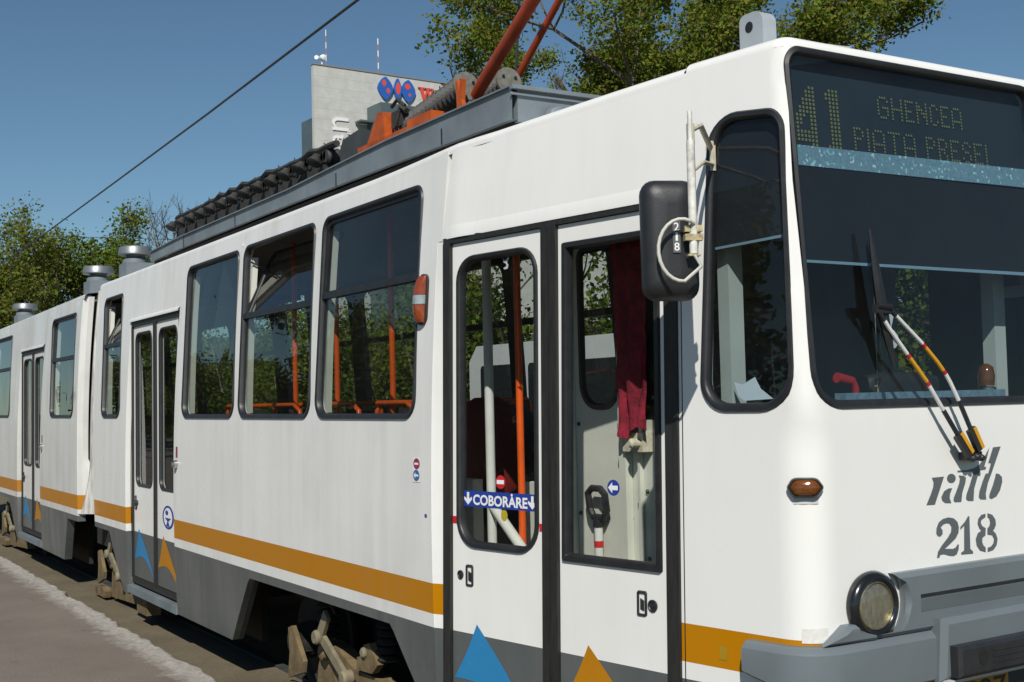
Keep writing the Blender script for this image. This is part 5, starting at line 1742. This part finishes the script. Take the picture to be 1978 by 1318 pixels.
# lifting lug above the cab
lg = MB()
pl_ = rpoly([(-3.555, 3.08), (-3.425, 3.08), (-3.425, 3.300), (-3.555, 3.300)], [0.005, 0.005, 0.05, 0.03], 0, 5)
lg.prism(pl_, lambda x, z, n: Vector((x, 0.60 - n, z)), -0.07, 0.0)
lug = lg.build("lifting_lug", simple("lug_grey", (0.36, 0.40, 0.43), 0.5, var=0.12), tram, smooth=30)
MB().lathe((-3.50, 0.599, 3.245), (0, -1, 0), [(0, 0.022), (0.001, 0.020)], 14).build("lug_hole", M['rubber'], lug, smooth=0)

# ---- bogies
def bogie(xc):
    b = MB()
    b.add([Vector((xc + x, y, z)) for y in (0.20, 0.30) for x, z in ((-0.50, 0.04), (0.80, 0.10), (0.62, 0.24), (0.34, 0.33), (0.06, 0.33), (-0.16, 0.40), (-0.36, 0.42), (-0.46, 0.26))],
          [tuple(range(8)), tuple(range(15, 7, -1))] + [(i, i + 8, (i + 1) % 8 + 8, (i + 1) % 8) for i in range(8)])
    bo = b.build("bogie", M['dust'], tram, smooth=0)
    for s_ in (-1, 1):
        for y_ in (0.44, 1.82):
            MB().lathe((xc + 0.90 * s_, y_ - 0.07, 0.335), (0, 1, 0), [(0, 0.10), (0.01, 0.13), (0.02, 0.24), (0.0, 0.27), (0.0, 0.32), (0.09, 0.325), (0.10, 0.35), (0.13, 0.35), (0.13, 0.1)], 28).build("wheel", M['darkiron'], bo, smooth=30)
        q = MB()
        q.lathe((xc + 0.90 * s_, 0.20, 0.335), (0, 1, 0), [(0, 0.07), (0.02, 0.10), (0.14, 0.12)], 16)
        q.box((xc + 0.90 * s_, 0.27, 0.34), (0.20, 0.10, 0.12))
        q.build("axle_box", M['darkiron'], bo, smooth=30)
        q = MB()
        for k in range(5):
            q.lathe((xc + 0.42 * s_, 0.25, 0.43 + k * 0.045), (0, 0, 1), [(0, 0.05), (0.012, 0.075), (0.03, 0.05)], 14)
        q.build("coil_spring", M['darkiron'], bo, smooth=30)
    la = MB()
    la.box(Vector((xc - 0.17, 0.115, 0.545)), (0.070, 0.022, 0.19), (Vector((0.80, 0, -0.6)).normalized(), Vector((0, 1, 0)), Vector((0.6, 0, 0.80)).normalized()))
    la.build("upper_link", M['dustlight'], bo, smooth=0)
    lb = MB()
    d_ = Vector((0.80, 0, -0.42)).normalized()
    lb.box(Vector((xc - 0.045, 0.12, 0.395)), (0.42, 0.024, 0.058), (d_, Vector((0, 1, 0)), Vector((0.42, 0, 0.80)).normalized()))
    lb.lathe((xc - 0.235, 0.08, 0.475), (0, 1, 0), [(0, 0.034), (0.012, 0.042), (0.06, 0.042)], 18)
    lb.lathe((xc + 0.13, 0.09, 0.305), (0, 1, 0), [(0, 0.034), (0.012, 0.042), (0.06, 0.042)], 18)
    lb.build("lower_link", M['dustlight'], bo, smooth=30)
    def plate(pts, y, th, name, mat):
        p = MB().prism([(xc + a, z) for a, z in pts], lambda x, z, n: Vector((x, y - n, z)), -th, 0.0)
        return p.build(name, M[mat], bo, smooth=0)
    plate([(-0.83, 0.13), (-0.60, 0.20), (-0.58, 0.27), (-0.66, 0.36), (-0.76, 0.46), (-0.82, 0.44), (-0.80, 0.30)], 0.15, 0.03, "brake_shield", 'dust')
    plate([(-0.92, 0.03), (-0.52, 0.03), (-0.50, 0.09), (-0.60, 0.12), (-0.90, 0.10)], 0.14, 0.06, "brake_beam", 'dust')
    plate([(0.16, 0.35), (0.36, 0.36), (0.44, 0.42), (0.33, 0.52), (0.26, 0.50), (0.24, 0.43), (0.17, 0.42)], 0.17, 0.04, "link_bracket", 'dust')
    plate([(0.52, 0.24), (0.72, 0.27), (0.58, 0.38)], 0.16, 0.02, "guard_plate", 'dust')
    MB().lathe((xc - 0.30, 0.14, 0.37), (0, 1, 0), [(0, 0.025), (0.01, 0.045), (0.06, 0.05)], 14).build("bolt_head", M['dust'], bo, smooth=30)
    MB().lathe((xc + 0.27, 0.15, 0.46), (0, 1, 0), [(0, 0.02), (0.01, 0.03), (0.04, 0.03)], 12).build("bolt_head", M['dustlight'], bo, smooth=30)
    MB().tube([(xc - 0.10, 0.16, 0.62), (xc - 0.12, 0.14, 0.68), (xc - 0.08, 0.15, 0.75)], 0.008, 5).build("brake_hose", M['darkiron'], bo, smooth=40)
    return bo
b1 = bogie(-6.50)
copy_tree(b1, (-5.05, 0, 0), tram)
copy_tree(b1, (-10.6, 0, 0), tram)
mb = MB()
mb.bb(-11.9, -3.2, 0.35, 2.0, 0.62, 0.81)
mb.bb(-23.8, -12.5, 0.35, 2.0, 0.62, 0.81)
mb.bb(-10.5, -8.2, 0.30, 0.34, 0.20, 0.62)
mb.bb(-15.6, -13.4, 0.30, 0.34, 0.20, 0.62)
mb.bb(-7.9, -5.2, 0.62, 0.66, 0.10, 0.62)  # added black back panels behind the bogies, standing in for the shade there
mb.bb(-13.1, -11.0, 0.62, 0.66, 0.10, 0.62)
mb.bb(-10.9, -10.5, 0.3, 2.0, 0.12, 0.6)
mb.build("underframe_and_shade_panels", M['darkiron'], tram, smooth=0)
mb = MB()
mb.bb(-10.65, -10.35, 0.08, 0.2, 0.10, 0.235)
mb.build("sand_pipe_box", M['dust'], tram, smooth=0)

# ------------------------------------------------------------------ ground
def grid(x0, x1, y0, y1, nx, ny, z, name, mat, kind, dis=0.0, sc=1.0):
    mb = MB()
    rows = []
    for j in range(ny + 1):
        rows.append([Vector((x0 + (x1 - x0) * i / nx, y0 + (y1 - y0) * j / ny, z + (dis * noise.noise(Vector(((x0 + (x1 - x0) * i / nx) * sc, (y0 + (y1 - y0) * j / ny) * sc, 3))) if dis else 0))) for i in range(nx + 1)])
    mb.loft(rows, False)
    return tag(mb.build(name, mat, None, smooth=60, fix=False), kind=kind)
grid(-900, 900, -900, 900, 30, 30, -0.02, "ground", M['ground'], 'structure')
grid(-60, 6, -0.7, 3.4, 330, 20, 0.0, "track_bed", M['bed'], 'structure', 0.008, 3.0)
for y in (0.44, 1.88):
    r_ = MB()
    r_.bb(-60, 6, y - 0.03, y + 0.03, -0.01, 0.018)
    tag(r_.build("rail", M['darkgrey'], None, smooth=0), kind='structure')
# platform with a broken edge
pf = MB()
rows = []
nx = 520
xs = [-45 + 40.5 * i / nx for i in range(nx + 1)]
offs = [0.0, 0.015, 0.03, 0.05, 0.07, 0.09, 0.11, 0.14, 0.18, 0.24, 0.32, 0.5, 0.8, 1.4, 2.5, 6, 16]
def edge(x):
    return -0.255 - 0.040 * noise.noise(Vector((x * 1.6, 0, 0))) - 0.030 * noise.noise(Vector((x * 5.5, 2, 0))) - 0.02 * noise.noise(Vector((x * 15, 5, 0))) - 0.004 * (x + 12)* 0.3
rows.append([Vector((x, edge(x) + 0.02, -0.05)) for x in xs])
rows.append([Vector((x, edge(x) + 0.012, 0.10)) for x in xs])
for o_ in offs:
    amp = 0.009 if o_ < 0.16 else 0.003
    rows.append([Vector((x, edge(x) - o_, 0.15 - (0.018 if o_ == 0 else 0) + amp * noise.noise(Vector((x * 9, o_ * 25, 1))) + 0.006 * noise.noise(Vector((x * 26, o_ * 60, 4))) * (o_ < 0.2))) for x in xs])
pf.loft(rows, False)
tag(pf.build("platform", M['asphalt'], None, smooth=60), kind='structure')
g2 = MB()
g2.bb(-4.5, 8, -16.3, -0.32, -0.05, 0.1497)
g2.bb(-120, -45, -16.3, -0.32, -0.05, 0.1497)
tag(g2.build("platform", M['asphalt'], None, smooth=0), kind='structure')

# ------------------------------------------------------------------ overhead wires
cw = [(-60, 1.95, 5.05), (-45, 1.9, 5.0), (-24.6, 1.74, 5.0), (-18.2, 1.60, 5.0), (-12.95, 1.476, 5.0), (-8.73, 1.346, 5.0), (-4, 1.24, 5.0), (8, 1.0, 5.0)]
tag(MB().tube(cw, 0.0115, 6, False).build("contact_wire", M['wire'], None, smooth=60), "thick black contact wire running diagonally above the tram", "wire")
sp_ = MB().tube([(-26.5, 0.6, 5.38), (-26.0, 3.0, 5.36), (-25.5, 6.0, 5.36), (-25, 9.0, 5.37)], 0.006, 5, False).build("span_wire", M['wire'], None, smooth=60)
tag(sp_, "thin grey cross wire in front of the left trees", "wire")

# ------------------------------------------------------------------ office tower
FAC = 2.6
CAMP = Vector((0, -2.66, 1.83))
BL = CAMP + FAC * (Vector((-64.678, 24.199, 0)) - Vector((0, -2.66, 0)))
bu = Vector((-0.054, 0.9985, 0)).normalized()
bn = Vector((0.9985, 0.054, 0)).normalized()
def bp_(u, z, n=0.0):
    return Vector((BL.x, BL.y, 0)) + bu * (u * FAC) + bn * n + Vector((0, 0, 1.83 + FAC * (z - 1.83)))
tower = thing("office_tower", (BL.x, BL.y, 0), "pale grey office tower with blue and red globe sign beyond the tram", "building")
def bbox(u0, u1, z0, z1, n0, n1, name, mat, par):
    mb = MB()
    vs = [bp_(u, z, n) for n in (n0, n1) for u, z in ((u0, z0), (u1, z0), (u1, z1), (u0, z1))]
    mb.add(vs, [(0, 1, 2, 3), (7, 6, 5, 4), (0, 4, 5, 1), (1, 5, 6, 2), (2, 6, 7, 3), (3, 7, 4, 0)])
    return mb.build(name, mat, par, smooth=0)
ZG = 1.83 - 1.83 / FAC
wl_ = bbox(0, 24, ZG, 21.16, -0.8, 0, "wall", M['facade'], tower)
bbox(-0.03, 24.1, 21.162, 21.23, -0.9, 0.12, "parapet", simple("parapet_grey", (0.22, 0.21, 0.2), 0.8, var=0.1), tower)
for k in range(10):
    bbox(0.02, 24, 20.55 - k * 0.62, 20.565 - k * 0.62, -0.02, 0.012, "tile_joint", M['facade'], tower)
bbox(0.02, 20, ZG, 18.15, -4.6, -0.81, "rear_block", M['blueglass'], tower)
bbox(3.38, 8.2, ZG, 19.03, 0.05, 4.4, "front_block", M['blueglass'], tower)
bbox(2.55, 3.37, 18.02, 18.12, 0.2, 2.0, "beam", M['blueglass'], tower)
def bdecal(poly, n, name, mat, depth=0.35):
    mb = MB().prism(poly, bp_, n - depth, n)
    return mb.build(name, mat, tower, smooth=0)
def lens(cu, cz, w, h, pw=0.72):
    p = []
    for i in range(28):
        a = 2 * math.pi * i / 28
        c_, s_ = math.cos(a), math.sin(a)
        p.append((cu + math.copysign(abs(c_) ** 1.5, c_) * w / 2, cz + math.copysign(abs(s_) ** 1.35, s_) * h / 2))
    return p
for cu, cz, w in ((4.575, 20.33, 1.02), (5.41, 20.34, 0.52), (6.12, 20.335, 0.98)):
    bdecal(lens(cu, cz, w, 1.38), 0.40, "sign_globe", M['sign_blue'])
for cu, cz, w, h in ((4.47, 20.62, 0.30, 0.42), (4.74, 20.18, 0.26, 0.36), (5.41, 20.40, 0.34, 0.78), (6.06, 20.60, 0.42, 0.38), (6.20, 20.10, 0.20, 0.22)):
    bdecal(lens(cu, cz, w, h), 0.43, "sign_land", M['sign_red'], 0.02)
def bletter(txt, u0, u1, z0, z1, mat, name, bold, rot=False):
    vs, fs, w, h = text_polys(txt, 1.0, bold)
    mb = MB()
    pts = []
    for n in (0.05, 0.16):
        for a, b in vs:
            a, b = a / w, b / h
            pts.append(bp_(u0 + (1 - b) * (u1 - u0), z0 + a * (z1 - z0), n) if rot else bp_(u0 + a * (u1 - u0), z0 + b * (z1 - z0), n))
    k = len(vs)
    ed = {}
    for f in fs:
        for i in range(len(f)):
            e = (f[i], f[(i + 1) % len(f)])
            ed.setdefault(tuple(sorted(e)), []).append(e)
    sd = [(e[0][0], e[0][1], e[0][1] + k, e[0][0] + k) for e in ed.values() if len(e) == 1]
    mb.add(pts, [tuple(i + k for i in f) for f in fs] + fs + sd)
    return mb.build(name, mat, tower, smooth=0)
bletter("n", 1.10, 2.14, 17.50, 18.26, M['white'], "sign_letter", 0.0, True)
bletter("a", 1.13, 1.80, 16.62, 17.31, M['white'], "sign_letter", 0.0, True)
bletter("B", 2.08, 2.30, 17.34, 17.56, M['white'], "sign_letter", 0.0, True)
# serif W of the red sign
def wl2(p): return [(6.84 + a * 1.02, 19.92 + b * 0.79) for a, b in p]
bdecal(wl2([(0.0, 1), (0.42, 1), (0.42, 0.93), (0.31, 0.93), (0.44, 0.35), (0.56, 0.80), (0.52, 0.93), (0.45, 0.93), (0.45, 1), (0.80, 1), (0.80, 0.93), (0.70, 0.93), (0.82, 0.35), (0.92, 0.93), (0.84, 0.93), (0.84, 1), (1.05, 1), (1.05, 0.93), (1.0, 0.93), (0.84, 0.0), (0.74, 0.0), (0.60, 0.60), (0.44, 0.0), (0.34, 0.0), (0.10, 0.93), (0.0, 0.93)]), 0.30, "sign_letter", M['sign_red'], 0.2)
def mast(u, z0, z1, r, name):
    k = 7
    mb = MB()
    for i in range(k):
        a, b = z0 + (z1 - z0) * i / k, z0 + (z1 - z0) * (i + 1) / k
        mb.tube([bp_(u, a, -4), bp_(u, b, -4)], r, 6, True, i % 2)
    return mb.build(name, [M['white'], simple(name + "_red", (0.40, 0.16, 0.12), 0.6, var=0.1)], tower, smooth=40)
mast(1.56, 21.2, 23.8, 0.07, "antenna_mast")
mast(5.03, 21.2, 23.8, 0.09, "antenna_mast")
mb = MB()
mb.tube([bp_(0.72, 21.2, -1), bp_(0.72, 21.62, -1)], 0.12, 6)
mb.lathe(bp_(0.72, 21.72, -0.9), bn, [(0, 0.45), (0.5, 0.42), (0.6, 0.2)], 14)
mb.lathe(bp_(0.45, 21.70, -1.2), (bn + bu * -0.8), [(0, 0.35), (0.4, 0.33)], 12)
mb.build("dish_antenna", M['white'], tower, smooth=30)

# ------------------------------------------------------------------ parked minibus on the far side
vx0, vx1, vy0, vy1, vh = -14.05, -8.9, 5.3, 7.2, 2.52
van = thing("minibus", ((vx0 + vx1) / 2, (vy0 + vy1) / 2, 0), "white minibus roof seen through the tram's front door windows", "minibus")
vb = MB()
pf_ = [(vx0, 0.35), (vx1, 0.35), (vx1 + 0.05, 1.0), (vx1 - 0.25, 1.25), (vx1 - 0.9, 2.25), (vx1 - 1.5, vh - 0.03), (vx1 - 1.9, vh), (vx0 + 0.2, vh), (vx0, vh - 0.2)]
vb.prism(pf_, lambda x, z, n: Vector((x, vy0 - n, z)), -(vy1 - vy0), 0)
vb.build("body", simple("van_white", (0.72, 0.73, 0.73), 0.35, var=0.05, coat=0.3), van, smooth=0)
for k in range(4):
    a = vx0 + 0.3 + k * 1.15
    MB().prism(rpoly([(a, 1.30), (a + 1.05, 1.30), (a + 1.05, 2.26), (a, 2.26)], 0.06), lambda x, z, n: Vector((x, vy0 - n, z)), -0.01, 0.006).build("window", simple("van_glass", (0.02, 0.025, 0.028), 0.08, var=0), van, smooth=0) if k == 0 else MB().prism(rpoly([(a, 1.30), (a + 1.05, 1.30), (a + 1.05, 2.26), (a, 2.26)], 0.06), lambda x, z, n: Vector((x, vy0 - n, z)), -0.01, 0.006).build("window", bpy.data.materials["van_glass"], van, smooth=0)
for a in (vx0 + 1.2, vx1 - 1.1):
    for y in (vy0 + 0.02, vy1 - 0.2):
        MB().lathe((a, y - 0.04, 0.34), (0, 1, 0), [(0, 0.15), (0.0, 0.34), (0.2, 0.34), (0.2, 0.1)], 20).build("wheel", M['rubber'], van, smooth=30)

# ------------------------------------------------------------------ trees
import numpy as np
def tree(loc, h, spread, label, cat, seed, leaves=9000, bare=0.25, leaf=0.11, mats=(0, 1, 2), group=None, low=0.25, trunk=0.12, name="tree", stems=1, shrink=(0.42, 0.60), up=0.3, clump=0.10, tl=0.52):
    rnd = random.Random(seed)
    t = thing(name, loc, label, cat, group)
    base = Vector(loc)
    wood = MB()
    tips = []
    def grow(p, d, L, r, depth, maxd):
        k = 4
        pts = [p]
        q = p.copy()
        dd = d.copy()
        for i in range(k):
            dd = (dd + Vector((rnd.gauss(0, 0.12), rnd.gauss(0, 0.12), rnd.gauss(0.05, 0.07)))).normalized()
            q = q + dd * (L / k)
            pts.append(q.copy())
        rs = [max(0.003, r * (1 - 0.5 * i / k)) for i in range(k + 1)]
        wood.tube(pts, rs, 6 if depth < 2 else (4 if depth < 3 else 3), False)
        if depth >= maxd - 1:
            for i in range(1, k + 1):
                tips.append(tuple(pts[i]))
        if depth < maxd:
            n = rnd.randint(4, 5) if depth else rnd.randint(7, 10)
            for i in range(n):
                s_ = rnd.uniform(0.30 if depth else low + 0.1, 1.0)
                a = pts[min(k, int(s_ * k + 0.5))]
                nd_ = Vector((rnd.gauss(0, 1), rnd.gauss(0, 1), rnd.gauss(up, 0.5))).normalized()
                nd_ = (dd * 0.55 + nd_ * spread).normalized()
                grow(a, nd_, L * rnd.uniform(*shrink), r * 0.5, depth + 1, maxd)
    for s_ in range(stems):
        o = Vector((rnd.uniform(-0.6, 0.6), rnd.uniform(-0.6, 0.6), 0)) if stems > 1 else Vector((0, 0, 0))
        lean = 0.06 + 0.10 * (stems > 1)
        grow(base + o, Vector((rnd.gauss(0, lean), rnd.gauss(0, lean), 1)).normalized(), h * tl, trunk / math.sqrt(stems), 0, 4)
    wood.build("trunk", M['bark'], t, smooth=60, fix=False)
    g = np.random.default_rng(seed)
    tp_ = np.array(tips)
    live = tp_[g.random(len(tp_)) > bare]
    if len(live) == 0:
        live = tp_[:3]
    idx = g.integers(0, len(live), leaves)
    c = live[idx] + g.normal(0, clump, (leaves, 3))
    a = g.normal(0, 1, (leaves, 3)) * [1, 1, 0.8]
    a /= np.linalg.norm(a, axis=1)[:, None]
    b = np.cross(a, g.normal(0, 1, (leaves, 3)))
    b /= np.linalg.norm(b, axis=1)[:, None] + 1e-9
    s1 = leaf * g.uniform(0.55, 1.3, leaves)[:, None]
    V = np.stack([c - a * s1 * 0.5, c + b * s1 * 0.30, c + a * s1 * 0.5, c - b * s1 * 0.30], 1).reshape(-1, 3)
    me = bpy.data.meshes.new("crown")
    me.vertices.add(leaves * 4)
    me.vertices.foreach_set("co", V.astype(np.float32).ravel())
    me.loops.add(leaves * 4)
    me.loops.foreach_set("vertex_index", np.arange(leaves * 4, dtype=np.int32))
    me.polygons.add(leaves)
    me.polygons.foreach_set("loop_start", np.arange(0, leaves * 4, 4, dtype=np.int32))
    for i in mats:
        me.materials.append(LEAF[i])
    mi_ = (idx * 7 % len(mats))
    mi_ = np.where(g.random(leaves) < 0.7, mi_, g.integers(0, len(mats), leaves))
    me.polygons.foreach_set("material_index", mi_.astype(np.int32))
    me.update(calc_edges=True)
    me.validate()
    ob = bpy.data.objects.new("crown", me)
    COL.objects.link(ob)
    parent_to(ob, t)
    return t
# right group just beyond the tram
tree((-17.05, 8.1, 0), 9.6, 0.66, "half bare tree with thin twigs behind the pantograph", "tree", 27, 3500, 0.55, 0.065, (0, 1, 2), up=0.6, trunk=0.07, shrink=(0.40, 0.52))
tree((-15.5, 9.0, 0), 11.6, 0.85, "dense spring green tree rising over the tram's front roof", "tree", 22, 80000, 0.05, 0.070, (0, 1, 2), trunk=0.085, shrink=(0.40, 0.54))
tree((-14.9, 10.0, 0), 14.6, 0.85, "leafy olive tree with its crown ending in open sky", "tree", 33, 75000, 0.08, 0.070, (1, 0, 2), trunk=0.085, shrink=(0.38, 0.50))
# left group far down the line
tree((-42.3, 4.9, 0), 8.2, 0.70, "tall loose shrub with upright twigs at the left edge", "tree", 41, 26000, 0.15, 0.12, (0, 1, 2), stems=4, up=0.9, clump=0.16, low=-0.1)
tree((-42.0, 5.6, 0), 8.8, 0.70, "loose olive green tree behind the thin cross wire", "tree", 42, 26000, 0.15, 0.12, (1, 0, 2), stems=4, up=0.9, clump=0.16, low=-0.1)
tree((-40.3, 8.0, 0), 9.4, 0.80, "compact bright green tree beside the front roof ventilator", "tree", 43, 40000, 0.02, 0.13, (2, 0, 3), stems=2, clump=0.16, low=-0.1)
tree((-43.3, 8.8, 0), 10.6, 0.60, "bare grey tree without leaves beside the roof resistors", "tree", 44, 150, 0.97, 0.12, (1, 0), stems=2, up=0.8)
# shrubs seen through the far windows of the tram
k = 0
for x, y, h in ((-37, 8.5, 5.4), (-33, 8.0, 5.2), (-29.5, 8.8, 5.5), (-26, 8.2, 5.2), (-22.5, 9.2, 5.6), (-19.3, 8.6, 5.2), (-15.2, 8.2, 5.0), (-11.0, 10.5, 5.4), (-8.0, 10.0, 5.0)):
    tree((x, y, 0), h * (0.84 if x < -24 else 1.0), 0.95, "low leafy tree seen only through the tram's far windows", "tree", 60 + k, 26000, 0.0, 0.11, (2, 0, 3), "low trees behind the tram", low=-0.1, stems=4, clump=0.2)
    k += 1
# trees across the street, mirrored in the panes
for i, (x, y, h) in enumerate(((-38, -16, 8.0), (-46, -17, 8.6), (-54, -16, 7.4), (-63, -18, 8.5), (-72, -17, 8.2), (-82, -18, 8.4), (-24, -18, 7.5), (-13, -15, 8.0), (-18, -16, 8.2))):
    tree((x, y, 0), h, 0.85, "street tree mirrored in the tram's side windows", "tree", 80 + i, 22000, 0.0, 0.26, (1, 3), "trees across the platform", stems=3, clump=0.25, low=-0.1)
